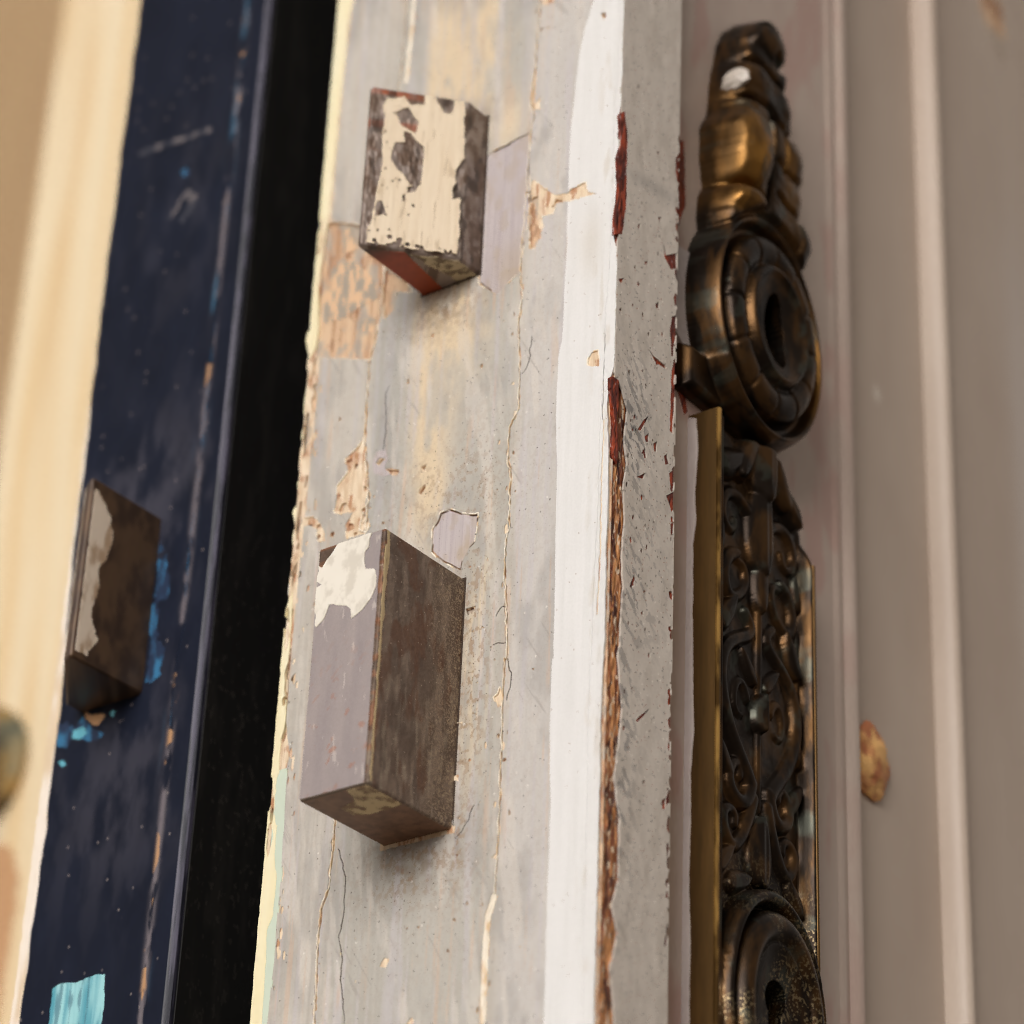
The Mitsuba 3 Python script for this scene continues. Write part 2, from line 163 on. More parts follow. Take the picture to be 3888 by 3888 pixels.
def grain(c, a, b, k=0.10):
    return c * (1 - k + 2 * k * (0.6 * noise(a * 7.0, b * 5.0, 3.0) + 0.4 * noise(a * 14.0, b * 11.0, 9.0)))


ZB, ZT = -1050.0, 950.0     # foot and top of the doors
sr = srgb

# ------------------------------------------------------------------ materials
def c_grey(X, Y, Z):
    st = fbm(X * 2.2, Z * 0.10, 3.0, 3)
    big = fbm(X * 0.09 + 5, Z * 0.05, 1.0, 3)
    med = fbm(X * 0.5, Z * 0.3, 9.0, 4)
    c = mix(sr(176, 169, 159), sr(190, 183, 173), smoothstep(0.3, 0.7, 0.5 * st + 0.5 * big))
    # between the seams: an older, greener grey; to the right of them a paler one
    mid = smoothstep(-17.5, -16, X) * (1 - smoothstep(5.2, 6.8, X))
    c = mix(c, sr(168, 165, 157), mid * 0.55)
    c = mix(c, sr(196, 191, 187), smoothstep(6.5, 8.5, X) * 0.6)
    # yellowish ochre staining down the middle, stronger higher up
    col = smoothstep(-12.5, -9.5, X + 2 * (med - 0.5)) * (1 - smoothstep(-2.5, 4.5, X + 5 * (med - 0.5)))
    up = smoothstep(98, 108, Z) + blob(X, Z, -4, 72, 9, 11) + 0.85 * blob(X, Z, -7, 52, 3.2, 16) + 0.7 * blob(X, Z, 2.5, 22, 2.0, 16) + 0.45 * blob(X, Z, -5.2, 45, 1.6, 5)
    blot = smoothstep(0.30, 0.56, fbm(X * 0.35, Z * 0.16, 21.0, 3) + 0.12 * st)
    c = mix(c, sr(212, 192, 162), dr.clip(1.15 * col * up * (0.3 + 0.7 * blot), 0, 0.95))
    c = mix(c, sr(216, 198, 168), dr.clip(0.8 * blob(X, Z, 2.4, 22, 1.9, 16) * smoothstep(0.3, 0.6, fbm(X * 1.6, Z * 0.14, 5.0, 3)), 0, 1))
    c = mix(c, sr(219, 200, 172), 0.85 * blob(X, Z, 3, 98, 3.0, 4.5))
    # cooler, thinner streaks
    c = mix(c, sr(188, 182, 184), 0.5 * smoothstep(0.55, 0.75, fbm(X * 1.3, Z * 0.05, 40.0, 3)))
    c = mix(c, sr(150, 150, 146), 0.35 * blob(X, Z, -14.5, 61, 2.2, 10))
    # mottled brown darkening under and beside the two bolts
    brown_mottle = fbm(X * 1.1, Z * 1.1, 60.0, 4)
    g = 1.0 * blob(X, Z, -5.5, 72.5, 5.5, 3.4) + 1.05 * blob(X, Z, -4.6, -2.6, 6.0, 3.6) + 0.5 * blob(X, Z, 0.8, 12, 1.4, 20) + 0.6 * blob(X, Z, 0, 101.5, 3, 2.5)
    c = mix(c, sr(124, 100, 76), dr.clip(g * smoothstep(0.2, 0.75, brown_mottle) * 0.6, 0, 0.55))
    c = mix(c, sr(150, 146, 142), 0.45 * smoothstep(0.5, 0.75, fbm(X * 0.22, Z * 0.12, 71.0, 4)))
    c = mix(c, sr(206, 198, 188), 0.5 * smoothstep(0.56, 0.74, fbm(X * 0.5 + Z * 0.06, Z * 0.09, 83.0, 4)))
    c = mix(c, sr(204, 170, 140), 0.35 * smoothstep(0.6, 0.72, fbm(X * 2.6, Z * 0.07, 91.0, 3)) * smoothstep(0.45, 0.6, fbm(X * 0.3, Z * 0.08, 95.0, 2)))
    # specks and pin holes
    d1, d2, r = voronoi(X * 0.9, Z * 0.9)
    sp = (1 - smoothstep(0.05, 0.12, d1)) * smoothstep(0.80, 0.86, r)
    c = mix(c, sr(86, 74, 66), sp * 0.75)
    d3, d4, r2 = voronoi(X * 2.6 + 9, Z * 2.6)
    near = dr.clip(blob(X, Z, 1, 24, 6, 24) + blob(X, Z, -4, -4, 9, 9) + blob(X, Z, -3, 44, 9, 9), 0, 1)
    sp2 = (1 - smoothstep(0.08, 0.2, d3)) * smoothstep(0.75, 0.8, r2) * (0.25 + 0.75 * near)
    c = mix(c, sr(120, 88, 62), sp2 * 0.7)
    d5, d6, r3 = voronoi(X * 0.55 + 31, Z * 0.5)
    c = mix(c, sr(226, 221, 214), (1 - smoothstep(0.03, 0.09, d5)) * smoothstep(0.90, 0.93, r3) * 0.7)
    # slanting scratches and brown dust drifting out from the bolts
    s1 = smoothstep(0.72, 0.76, fbm((X * 0.8 + Z * 0.5) * 2.2, (Z * 0.8 - X * 0.5) * 0.14, 51.0, 3)) * smoothstep(0.56, 0.7, fbm(X * 0.2, Z * 0.15, 53.0, 2))
    c = mix(c, sr(150, 143, 136), 0.4 * s1)
    dust = blob(X, Z, 1.6, 20, 2.6, 20) + 0.8 * blob(X, Z, -5, -3, 7, 5) + 0.6 * blob(X, Z, -5.5, 73, 6, 4) + 0.5 * blob(X, Z, -4, 45, 9, 6) + 0.12
    gd = smoothstep(0.52, 0.66, fbm(X * 2.2, Z * 1.6, 57.0, 4))
    c = mix(c, sr(146, 112, 80), dr.clip(dust * gd, 0, 1) * 0.55)
    return grain(c, X, Z, 0.05)


def b_grey(X, Y, Z):
    d1, d2, r = voronoi(X * 1.4 + 3, Z * 1.1)
    return 0.45 * fbm(X * 2.2, Z * 0.16, 2.0, 2) + 0.5 * fbm(X * 0.7, Z * 0.6, 8.0, 2) + 0.30 * (1 - smoothstep(0.05, 0.22, d1)) * smoothstep(0.8, 0.85, r)


bs('m_grey_paint', c_grey, 0.42, b_grey, 0.7e-4, 6e-5)


def c_white(X, Y, Z):
    c = mix(sr(212, 210, 207), sr(222, 220, 218), fbm(X * 1.5, Z * 0.08, 2.0, 3))
    c = mix(c, sr(196, 186, 172), 0.5 * smoothstep(0.58, 0.8, fbm(X * 0.9, Z * 0.2, 12.0, 4)) * smoothstep(16.5, 19.5, X))
    c = mix(c, sr(190, 178, 160), 0.35 * blob(X, Z, 17.0, 74, 1.8, 5))
    d1, d2, r = voronoi(X * 0.8 + 3, Z * 0.8)
    return grain(mix(c, sr(150, 125, 105), (1 - smoothstep(0.04, 0.1, d1)) * smoothstep(0.88, 0.92, r) * 0.7), X, Z, 0.035)


bs('m_white_paint', c_white, 0.35, lambda X, Y, Z: fbm(X * 1.2, Z * 0.12, 2.0, 2), 0.35e-4, 1e-4)


def c_lip(X, Y, Z):
    c = mix(sr(180, 170, 159), sr(194, 184, 173), fbm(Y * 1.2, Z * 0.25, X, 3))
    u = Y * 0.8 + Z * 0.45
    w = Z * 0.8 - Y * 0.5
    zone = blob(Y, Z, 3.2, 48, 2.6, 9) + 0.75 * blob(Y, Z, 2.4, 4, 2.2, 22) + 0.5 * blob(Y, Z, 5.0, 28, 3.5, 8) + 0.06
    sc = smoothstep(0.56, 0.62, fbm(u * 2.3, w * 0.9, 3.0, 4)) * zone
    c = mix(c, sr(92, 90, 90), dr.clip(sc, 0, 1) * 0.75)
    d1, d2, r = voronoi(Y * 1.5, Z * 1.2)
    c = mix(c, sr(92, 84, 78), (1 - smoothstep(0.07, 0.2, d1)) * smoothstep(0.72, 0.76, r) * 0.75)
    d3, d4, r3 = voronoi(Y * 1.1 + 7, Z * 0.9)
    c = mix(c, sr(214, 206, 196), (1 - smoothstep(0.05, 0.16, d3)) * smoothstep(0.8, 0.84, r3) * 0.8)
    d5, d6, r5 = voronoi(Y * 2.3 + 2, Z * 1.8)
    c = mix(c, sr(150, 84, 54), (1 - smoothstep(0.08, 0.2, d5)) * smoothstep(0.88, 0.9, r5) * 0.8)
    c = mix(c, sr(120, 116, 112), 0.4 * blob(Y, Z, 5.5, 84, 5, 1.2) + 0.3 * blob(Y, Z, 3, 50, 3, 3))
    c = mix(c, sr(150, 138, 124), 0.22 * smoothstep(0.5, 0.7, fbm(Y * 0.9, Z * 0.25, 44.0, 4)))
    return grain(c, Y, Z, 0.055)


def b_lip(X, Y, Z):
    d1, d2, r = voronoi(Y * 1.3, Z * 0.9)
    u = Y * 0.8 + Z * 0.5
    w = Z * 0.8 - Y * 0.5
    return 0.8 * fbm(Y * 0.7, Z * 0.4, 4.0, 2) + 0.2 * fbm(u * 1.6, w * 0.4, 9.0, 2) - 0.35 * (1 - smoothstep(0.05, 0.25, d1)) * smoothstep(0.6, 0.65, r)


bs('m_lip_paint', c_lip, 0.33, b_lip, 1.0e-4, 1e-4)


def c_front(X, Y, Z):
    c = mix(sr(176, 156, 144), sr(186, 170, 157), fbm(Y * 0.2, Z * 0.05, 1.0, 3))
    c = mix(c, sr(168, 154, 142), smoothstep(60, 75, Y))
    c = mix(c, sr(172, 130, 120), 0.5 * smoothstep(0.5, 0.7, fbm(Y * 0.25, Z * 0.1, 5.0, 3)) * (1 - smoothstep(50, 60, Y)))
    return c


bs('m_front_paint', c_front, 0.45)


def c_panel(X, Y, Z):
    c = mix(sr(172, 154, 139), sr(182, 166, 151), fbm(Y * 0.12, Z * 0.05, 1.0, 3))
    c = mix(c, sr(196, 188, 182), 0.5 * blob(Y, Z, 108, 85, 4, 40) + 0.3 * blob(Y, Z, 118, 120, 14, 20))
    return mix(c, sr(206, 196, 184), 0.8 * blob(Y, Z, 68, 87, 0.9, 1.2))


bs('m_panel_paint', c_panel, 0.45)
bs('m_moulding_paint', lambda X, Y, Z: mix(sr(176, 164, 160), sr(190, 178, 172), fbm(X * 0.8, Z * 0.1, 2.0, 3)), 0.4)


def wood(a, b, lo, hi, fa=1.6):
    def f(X, Y, Z):
        g = fbm((X + 0.35 * Y) * fa, Z * 0.09, Y * fa, 4)
        h = fbm(X * 5 + 3, Z * 0.35, Y * 5, 3)
        c = mix(a, b, smoothstep(lo, hi, 0.65 * g + 0.35 * h))
        return c
    return f


bs('m_bare_wood', lambda X, Y, Z: mix(mix(wood(sr(172, 130, 98), sr(212, 182, 150), 0.32, 0.6)(X, Y, Z), sr(128, 74, 46), 0.6 * smoothstep(0.58, 0.7, fbm(X * 1.3, Z * 0.5, 4.0, 4))), sr(166, 157, 146), 0.8 * smoothstep(0.47, 0.6, fbm(X * 0.7, Z * 0.35, 31.0, 4))), 0.7,
   lambda X, Y, Z: fbm(X * 3, Z * 0.3, Y * 3, 4), 3e-4, 6e-5)


def c_gouge(X, Y, Z):
    g = fbm((X - 0.3 * Y) * 2.5, Z * 0.22, Y * 2.5, 4)
    c = mix(sr(110, 58, 30), sr(182, 126, 78), smoothstep(0.36, 0.66, g))
    c = mix(c, sr(64, 30, 18), smoothstep(0.50, 0.66, fbm(X * 3, Z * 0.5, Y * 2 + 4, 4)))
    c = mix(c, sr(140, 52, 24), 0.7 * smoothstep(0.52, 0.64, fbm(X * 2, Z * 0.9, Y * 2 + 9, 4)) * (1 - smoothstep(0.6, 1.6, Y)))
    return mix(c, sr(196, 176, 150), 0.8 * smoothstep(0.58, 0.68, fbm(X * 2, Z * 1.1, Y * 3 + 14, 4)))


bs('m_gouge_wood', c_gouge, 0.6, lambda X, Y, Z: fbm(X * 3.5, Z * 0.8, Y * 3.5, 4), 5e-4, 6e-5)
bs('m_varnish', lambda X, Y, Z: mix(sr(74, 22, 12), sr(148, 58, 28), smoothstep(0.35, 0.7, fbm(X * 2, Z * 0.5, Y * 2, 4))), 0.22, lambda X, Y, Z: fbm(X * 2, Z * 1.2, Y * 2, 3), 5e-4, 6e-5, clearcoat=0.6)


def c_peach(X, Y, Z):
    c = mix(sr(202, 174, 142), sr(222, 202, 174), smoothstep(0.3, 0.7, fbm(X * 1.4, Z * 0.4, 2.0, 4)))
    c = mix(c, sr(168, 112, 74), 0.8 * smoothstep(0.55, 0.68, fbm(X * 1.2, Z * 0.55, 8.0, 4)))
    return mix(c, sr(236, 222, 200), 0.5 * smoothstep(0.55, 0.7, fbm(X * 3.5, Z * 0.2, 3.0, 3)))


bs('m_primer', c_peach, 0.65, lambda X, Y, Z: fbm(X * 3, Z * 1.2, 2.0, 4), 1.5e-4, 6e-5)


def c_lav(X, Y, Z):
    c = mix(sr(176, 166, 166), sr(192, 182, 180), fbm(X * 5.0, Z * 0.12, 2.0, 3))
    c = mix(c, sr(150, 134, 140), 0.4 * smoothstep(0.55, 0.7, fbm(X * 9.0, Z * 0.05, 6.0, 2)))
    c = mix(c, sr(172, 154, 132), dr.clip(0.75 * blob(X, Z, 1.0, 35.5, 2.5, 2.2) + 0.5 * blob(X, Z, 5, 76, 3, 3) + 0.35 * smoothstep(0.5, 0.65, fbm(X * 0.9, Z * 0.5, 13.0, 4)), 0, 1))
    d, e, r = voronoi(X * 1.6, Z * 1.6)
    return mix(c, sr(104, 78, 66), (1 - smoothstep(0.06, 0.14, d)) * smoothstep(0.8, 0.84, r) * 0.7)


bs('m_lavender_paint', c_lav, 0.5)
bs('m_cream_paint', lambda X, Y, Z: mix(sr(228, 214, 170), sr(232, 224, 194), fbm(X * 1.2, Z * 0.12, 2.0, 3)), 0.45)
bs('m_mint_paint', sr(196, 206, 188), 0.45)
bs('m_ivory_chip', lambda X, Y, Z: mix(sr(236, 226, 208), sr(222, 196, 160), smoothstep(0.5, 0.7, fbm(X * 2, Z * 0.7, 2.0, 3))), 0.5)
bs('m_dark_crack', sr(62, 48, 38), 0.8)
bs('m_remnant', lambda X, Y, Z: mix(sr(158, 146, 132), sr(214, 178, 142), smoothstep(0.42, 0.6, fbm(X * 1.8, Z * 0.5, 2.0, 4))), 0.6)


def c_bolt_side(X, Y, Z):
    g = fbm(Y * 0.9, Z * 0.3, 2.0, 4)
    c = mix(sr(92, 74, 62), sr(116, 98, 84), smoothstep(0.35, 0.65, g))
    c = mix(c, sr(88, 54, 34), 0.7 * smoothstep(0.52, 0.68, fbm(Y * 0.5, Z * 0.25, 4.0, 4)))
    dust = smoothstep(-8, 0, Y + 4 * (fbm(Y * 0.4, Z * 0.12, 6.0, 3) - 0.5))
    gr = smoothstep(0.5, 0.62, fbm(Y * 6, Z * 6, X * 6, 3))
    c = mix(c, sr(158, 138, 112), dust * gr * 0.7)
    c = mix(c, sr(150, 136, 118), 0.4 * smoothstep(0.58, 0.7, fbm(Y * 2.4, Z * 0.3, 14.0, 4)) * (1 - smoothstep(8, 20, Z)))
    c = mix(c, sr(74, 58, 48), 0.45 * smoothstep(0.54, 0.7, fbm(Y * 1.1, Z * 0.22, 34.0, 4)))
    d, e, r = voronoi(Y * 1.4, Z * 1.4)
    c = mix(c, sr(176, 160, 140), (1 - smoothstep(0.05, 0.14, d)) * smoothstep(0.8, 0.85, r) * 0.7)
    c = mix(c, sr(140, 90, 58), 0.7 * smoothstep(0.5, 0.62, fbm(Z * 0.9, Y * 2, 71.0, 4)) * blob(Y, Z * 0, -14.9, 0, 0.55, 1e6))
    return grain(c, Y, Z, 0.2)


bs('m_bolt_metal', c_bolt_side, lambda X, Y, Z: 0.38 + 0.3 * fbm(Y, Z, X, 2), lambda X, Y, Z: fbm(Y * 2.5, Z * 2.0, X * 2.5, 3), 1.6e-4, 8e-5, metallic=0.25)
bs('m_bolt_end_paint', lambda X, Y, Z: grain(mix(mix(mix(sr(140, 130, 130), sr(160, 148, 144), fbm(X * 0.8, Z * 0.12, 2.0, 4)), sr(196, 186, 178), 0.5 * smoothstep(0.74, 0.8, fbm(X * 2.2, Z * 0.45, 5.0, 3))), sr(158, 96, 62), 0.5 * smoothstep(0.68, 0.74, fbm((X + Z) * 0.5, (X - Z) * 1.1, 15.0, 4)) * blob(X, Z, -5, 6, 9, 9)), X, Z, 0.07), 0.4,
   lambda X, Y, Z: fbm(X * 1.6, Z * 0.5, 2.0, 2), 0.5e-4, 1e-4)
bs('m_bolt_white', lambda X, Y, Z: mix(sr(224, 217, 204), sr(206, 198, 184), smoothstep(0.45, 0.75, fbm(X * 0.9, Z * 0.7, 2.0, 4))), 0.42)
bs('m_bolt_cream', lambda X, Y, Z: mix(sr(186, 164, 124), sr(120, 92, 62), smoothstep(0.45, 0.7, fbm(X * 1.2, Y * 0.9, 2.0, 4))), 0.55)
bs('m_bolt_under', lambda X, Y, Z: mix(sr(92, 66, 52), sr(132, 98, 74), fbm(X * 1.2, Y * 1.2, 2.0, 4)), 0.45, metallic=0.3)
bs('m_latch_cream', lambda X, Y, Z: mix(mix(sr(212, 192, 164), sr(226, 210, 186), fbm((X + Y) * 1.6, Z * 0.1, 2.0, 3)), sr(168, 144, 112), smoothstep(0.62, 0.78, fbm((X + Y) * 2.0, Z * 0.35, 5.0, 4)) * 0.5), 0.5,
   lambda X, Y, Z: fbm((X + Y) * 1.8, Z * 0.3, 2.0, 3), 0.8e-4, 8e-5)


def c_latch(X, Y, Z):
    c = mix(sr(96, 76, 62), sr(134, 118, 108), smoothstep(0.35, 0.65, fbm((X + Y) * 0.6, Z * 0.5, 2.0, 4)))
    c = mix(c, sr(150, 74, 36), 0.85 * smoothstep(0.5, 0.62, fbm((X - Y) * 0.5, Z * 0.4, 9.0, 4)) * smoothstep(88, 100, Z + 4 * fbm(X, Z, Y, 2)) * (1 - smoothstep(-6.5, -2.5, X)))
    c = mix(c, sr(150, 138, 132), 0.4 * smoothstep(0.54, 0.66, fbm((X + Y) * 0.8, Z * 0.6, 30.0, 4)))
    return mix(c, sr(52, 40, 32), 0.7 * smoothstep(0.55, 0.7, fbm(Y * 1.0 + X, Z * 0.35, 19.0, 4)))


bs('m_latch_metal', c_latch, 0.4, lambda X, Y, Z: fbm((X + Y) * 2, Z * 1.2, 2.0, 4), 2e-4, 6e-5, metallic=0.3)
bs('m_latch_rust', lambda X, Y, Z: mix(sr(150, 62, 26), sr(70, 40, 24), smoothstep(-8, -13, Y) + 0.3 * fbm(X * 2, Y * 2, 1.0, 3)), 0.35, metallic=0.25)
bs('m_latch_grime', lambda X, Y, Z: mix(sr(176, 160, 130), sr(108, 92, 70), smoothstep(0.4, 0.65, fbm(X * 1.4, Y * 1.4, 2.0, 4))), 0.6)


def c_brass(X, Y, Z):
    k = smoothstep(0.38, 0.68, fbm(Y * 0.35, Z * 0.22, X * 0.7, 4))
    c = mix(sr(38, 30, 24), sr(78, 55, 31), k)
    polish_glint = dr.clip(blob(Y, Z, 23.0, 99, 2.6, 7) + 0.8 * blob(Y, Z, 22.4, 90, 2.6, 2.4) + 0.5 * blob(Y, Z, 40, 74, 3, 10) + 0.4 * blob(Y, Z, 33, 100, 3, 8), 0, 1)  # gold highlights painted into the brass, together with its polish
    c = mix(c, sr(158, 112, 50), polish_glint * (0.35 + 0.65 * smoothstep(0.35, 0.6, fbm(Y * 0.5, Z * 0.2, 17.0, 3))))
    c = mix(c, sr(70, 74, 66), 0.5 * smoothstep(0.58, 0.72, fbm(Y * 0.5, Z * 0.3, 7.0, 4)))
    d = smoothstep(0.55, 0.66, fbm(Y * 4, Z * 4, X * 4, 2)) * (1 - smoothstep(-6, 4, Z)) * smoothstep(0.4, 0.6, fbm(Y * 0.2, Z * 0.2, 3.0, 2))
    return mix(c, sr(150, 132, 100), 0.5 * d)


bs('m_brass', c_brass, lambda X, Y, Z: 0.24 + 0.24 * fbm(Y * 0.6, Z * 0.4, X, 2), metallic=0.85)
bs('m_brass_flange', lambda X, Y, Z: mix(sr(78, 58, 32), sr(106, 78, 42), fbm(X * 1.4, Z * 0.15, 2.0, 4)), 0.45, metallic=0.8)
bs('m_brass_edge', lambda X, Y, Z: mix(sr(90, 66, 34), sr(190, 148, 82), smoothstep(0.3, 0.7, fbm(Y, Z * 0.22, 2.0, 4))), 0.36, metallic=0.9)  # worn brass with the flange edge highlight painted in
bs('m_hole', sr(10, 9, 8), 0.9)
bs('m_filler', lambda X, Y, Z: mix(sr(214, 166, 104), sr(170, 104, 66), smoothstep(0.35, 0.65, fbm(Y * 0.4, Z * 0.3, 2.0, 3))), 0.6)


def c_navy(X, Y, Z):
    c = mix(sr(16, 20, 33), sr(26, 31, 47), fbm(X * 0.3, Z * 0.15, 2.0, 4))
    wear = smoothstep(0.40, 0.75, fbm(X * 0.35 + 3, Z * 0.14, 8.0, 5)) * (blob(X, Z, -55, 60, 14, 13) + 0.8 * blob(X, Z, -54, 18, 12, 16) + 0.35 * blob(X, Z, -55, 105, 12, 20))
    c = mix(c, sr(110, 106, 116), dr.clip(wear * 0.24, 0, 0.24))
    d, e, r = voronoi(X * 0.6, Z * 0.5)
    c = mix(c, sr(150, 138, 134), (1 - smoothstep(0.05, 0.14, d)) * smoothstep(0.92, 0.95, r) * 0.5)
    # scuffs along the two long edges
    ed = blob(X, Z * 0, -46.2, 0, 0.55, 1e6) * smoothstep(0.45, 0.62, fbm(X * 0.8, Z * 0.22, 5.0, 4))
    c = mix(c, sr(120, 112, 116), dr.clip(ed * 0.8, 0, 1))
    c = mix(c, sr(60, 110, 140), dr.clip(blob(X, Z * 0, -46.4, 0, 0.8, 1e6) * smoothstep(0.6, 0.75, fbm(X * 0.6, Z * 0.10, 15.0, 3)) * 0.5, 0, 1))
    c = mix(c, sr(176, 136, 100), dr.clip(blob(X, Z * 0, -46.2, 0, 0.4, 1e6) * smoothstep(0.69, 0.75, fbm(X * 0.6, Z * 0.35, 25.0, 3)), 0, 1))
    return c


bs('m_navy_paint', c_navy, 0.6, spec=0.12)
bs('m_navy_edge', lambda X, Y, Z: mix(sr(70, 67, 84), sr(28, 29, 42), smoothstep(0.36, 0.6, fbm(X * 1.5 + Y * 2.0, Z * 0.16, 2.0, 4))), 0.45)  # paler navy, sky reflection on the bevel put into the colour
bs('m_black_paint', lambda X, Y, Z: mix(sr(12, 12, 13), sr(40, 37, 35), dr.clip(smoothstep(0.5, 0.8, fbm(Y * 0.5, Z * 0.12, 2.0, 5)) * 0.35 + 0.8 * smoothstep(0.66, 0.74, fbm(Y * 1.6, Z * 0.9, 8.0, 4)) * blob(Y, Z, 10, 20, 60, 40), 0, 1)), 0.6)
bs('m_blue_scrape', lambda X, Y, Z: mix(sr(24, 40, 66), sr(46, 104, 142), smoothstep(0.4, 0.7, fbm(X * 0.9, Z * 0.3, 2.0, 4))), 0.45)
bs('m_cyan', lambda X, Y, Z: mix(sr(70, 146, 168), sr(124, 192, 202), fbm(X * 0.9, Z * 0.15, 2.0, 3)), 0.45)
bs('m_turquoise', lambda X, Y, Z: mix(mix(sr(80, 150, 166), sr(150, 200, 204), smoothstep(0.3, 0.7, fbm(X * 1.0, Z * 0.10, 2.0, 3))), sr(52, 92, 112), 0.6 * smoothstep(0.6, 0.72, fbm(X * 1.4, Z * 0.2, 8.0, 4))), 0.45)
bs('m_edge_white', lambda X, Y, Z: mix(sr(230, 218, 204), sr(212, 190, 160), smoothstep(0.5, 0.75, fbm(X, Z * 0.12, 2.0, 3))), 0.5)
bs('m_scratch', lambda X, Y, Z: mix(sr(40, 42, 54), sr(92, 86, 88), smoothstep(0.4, 0.65, fbm(X * 0.8, Z * 0.6, 2.0, 3))), 0.5)
bs('m_old_latch', lambda X, Y, Z: mix(sr(70, 54, 44), sr(98, 76, 58), smoothstep(0.3, 0.7, fbm(X * 0.6 + Y * 0.5, Z * 0.3, 2.0, 4))), 0.4, metallic=0.3)
bs('m_old_latch_paint', lambda X, Y, Z: mix(sr(222, 206, 188), sr(176, 150, 124), smoothstep(0.45, 0.7, fbm(X * 0.9 + Y * 0.9, Z * 0.35, 2.0, 4))), 0.45)
bs('m_cream_door', lambda X, Y, Z: mix(mix(sr(216, 188, 144), sr(224, 206, 174), smoothstep(0.3, 0.65, fbm(X * 0.35, Z * 0.012, 2.0, 4))), sr(206, 172, 124), 0.5 * smoothstep(0.52, 0.68, fbm(X * 0.22, Z * 0.01, 9.0, 3))), 0.5)
bs('m_tan_board', lambda X, Y, Z: mix(sr(158, 128, 94), sr(166, 140, 104), fbm(X * 0.1, Z * 0.02, 2.0, 4)), 0.5)
bs('m_tan_patch', lambda X, Y, Z: mix(sr(176, 132, 92), sr(196, 154, 114), fbm(X * 0.3, Z * 0.06, 2.0, 4)), 0.6)
bs('m_knob', lambda X, Y, Z: mix(mix(sr(70, 58, 36), sr(150, 116, 58), smoothstep(0.35, 0.65, fbm(X * 0.16, Z * 0.14, 2.0, 4))), sr(96, 100, 82), 0.6 * smoothstep(0.5, 0.6, fbm(X * 0.2, Z * 0.16, 12.0, 3))), 0.6, metallic=0.3)
bs('m_ground', lambda X, Y, Z: mix(sr(120, 112, 102), sr(140, 132, 122), fbm(X * 0.01, Y * 0.01, 2.0, 4)), 0.9)

# ------------------------------------------------------------------ ground (below the frame)
gm = trimesh.creation.box((12, 12, 0.05)); gm.apply_translation([0, 0, ZB * MM - 0.025])
put('ground', gm, 'm_ground')
tag('ground', 'plain paved ground under the standing doors', kind='structure')

# ================================================================== THE WHITE DOOR
WD = 'white_door_leaf'
tag(WD, 'chipped grey and white door edge with two bolts and a brass lock plate', 'door')
# stile: core of wood, its left corner rounded over
cs = [(-28.8, 53.0), (-28.8, 2.0), (-28.55, 1.25), (-28.0, 0.7), (-27.2, 0.5), (20.8, 0.5), (20.8, 0.55), (19.75, 1.2), (19.75, 53.0)]
put(WD + '__stile', extr(cs, ZB, ZT), 'm_bare_wood')

# lip: splayed face with a gouged corner, one fine ragged mesh where the camera looks, plain above and below
def lip_mesh():
    path = [(19.0, 0.45), (19.8, 0.45), (20.4, 0.45), (20.7, 0.48)]
    path += [(20.72 + 0.0, 0.55)]
    for s in np.arange(0.35, 4.01, 0.25):
        path.append((20.85 + s * DIRB[0] - 0.02, s * DIRB[1] + 0.05))
    path += [(22.7, 10.1), (22.72, 10.2), (19.0, 10.2)]
    path = np.array(path)
    z = np.concatenate([[ZB], np.arange(-60, 170, 0.45), [ZT]])
    n, m = len(path), len(z)
    P = np.zeros((m, n, 3))
    P[:, :, 0], P[:, :, 1], P[:, :, 2] = path[None, :, 0], path[None, :, 1], z[:, None]
    d = np.hypot(P[..., 0] - 20.9, P[..., 1] - 0.5)
    wgt = np.clip(1.25 - d / 2.2, 0, 1) * np.clip((57 - P[..., 2]) / 3, 0, 1)
    q = np.stack([P[..., 0] * 1.3, P[..., 1] * 1.3, P[..., 2] * 0.35], -1)
    nz = meshkit.fbm(q, 4, 11) + 0.4 * (meshkit.fbm(q * 3, 3, 5) - 0.5)
    depth = wgt * (0.10 + 0.95 * np.clip(nz - 0.2, 0, 1))
    P[..., 0] -= depth * 0.75
    P[..., 1] += depth * 0.66
    V = P.reshape(-1, 3)
    i = np.arange(m - 1)[:, None] * n + np.arange(n - 1)[None]
    q4 = np.stack([i, i + n, i + n + 1, i + 1], -1).reshape(-1, 4)
    F = np.vstack([q4[:, [0, 2, 1]], q4[:, [0, 3, 2]]])
    return trimesh.Trimesh(V * MM, F, process=False)


put(WD + '__lip', lip_mesh(), 'm_gouge_wood', smooth=35)
tag(WD + '__lip', 'gouged corner showing raw brown wood')

far = lambda pts, lo, hi: [(pts[0][0], hi)] + [tuple(p) for p in pts] + [(pts[-1][0], lo)]
def side(name, amp, seed, top=ZT, bot=ZB):
    p = P[name]
    return rough_line([(p[0][0], 175.0)] + p + [(p[-1][0], -70.0)], amp, seed=seed, freq=0.5).tolist()
def band(l, r):
    return Polygon([(l[0][0], ZT)] + l + [(l[-1][0], ZB), (r[-1][0], ZB)] + r[::-1] + [(r[0][0], ZT)]).buffer(0)


gl = side('grey_left', 0.10, 3)
wl = side('white_left', 0.10, 4)
wr = side('white_right', 0.16, 5)
edge_hi = 54.0
corner = rough_line([(21.02, 175), (21.02, 94), (20.75, 92), (20.9, 88), (20.7, 80), (20.2, 75), (20.6, 73), (21.0, 72), (21.0, 55), (20.5, 53.6), (20.15, 50), (20.45, 44), (20.6, 38), (20.5, 30), (20.62, 20), (20.4, 10), (20.5, 0), (20.55, -26), (20.5, -70)], 0.13, seed=6, freq=0.9).tolist()

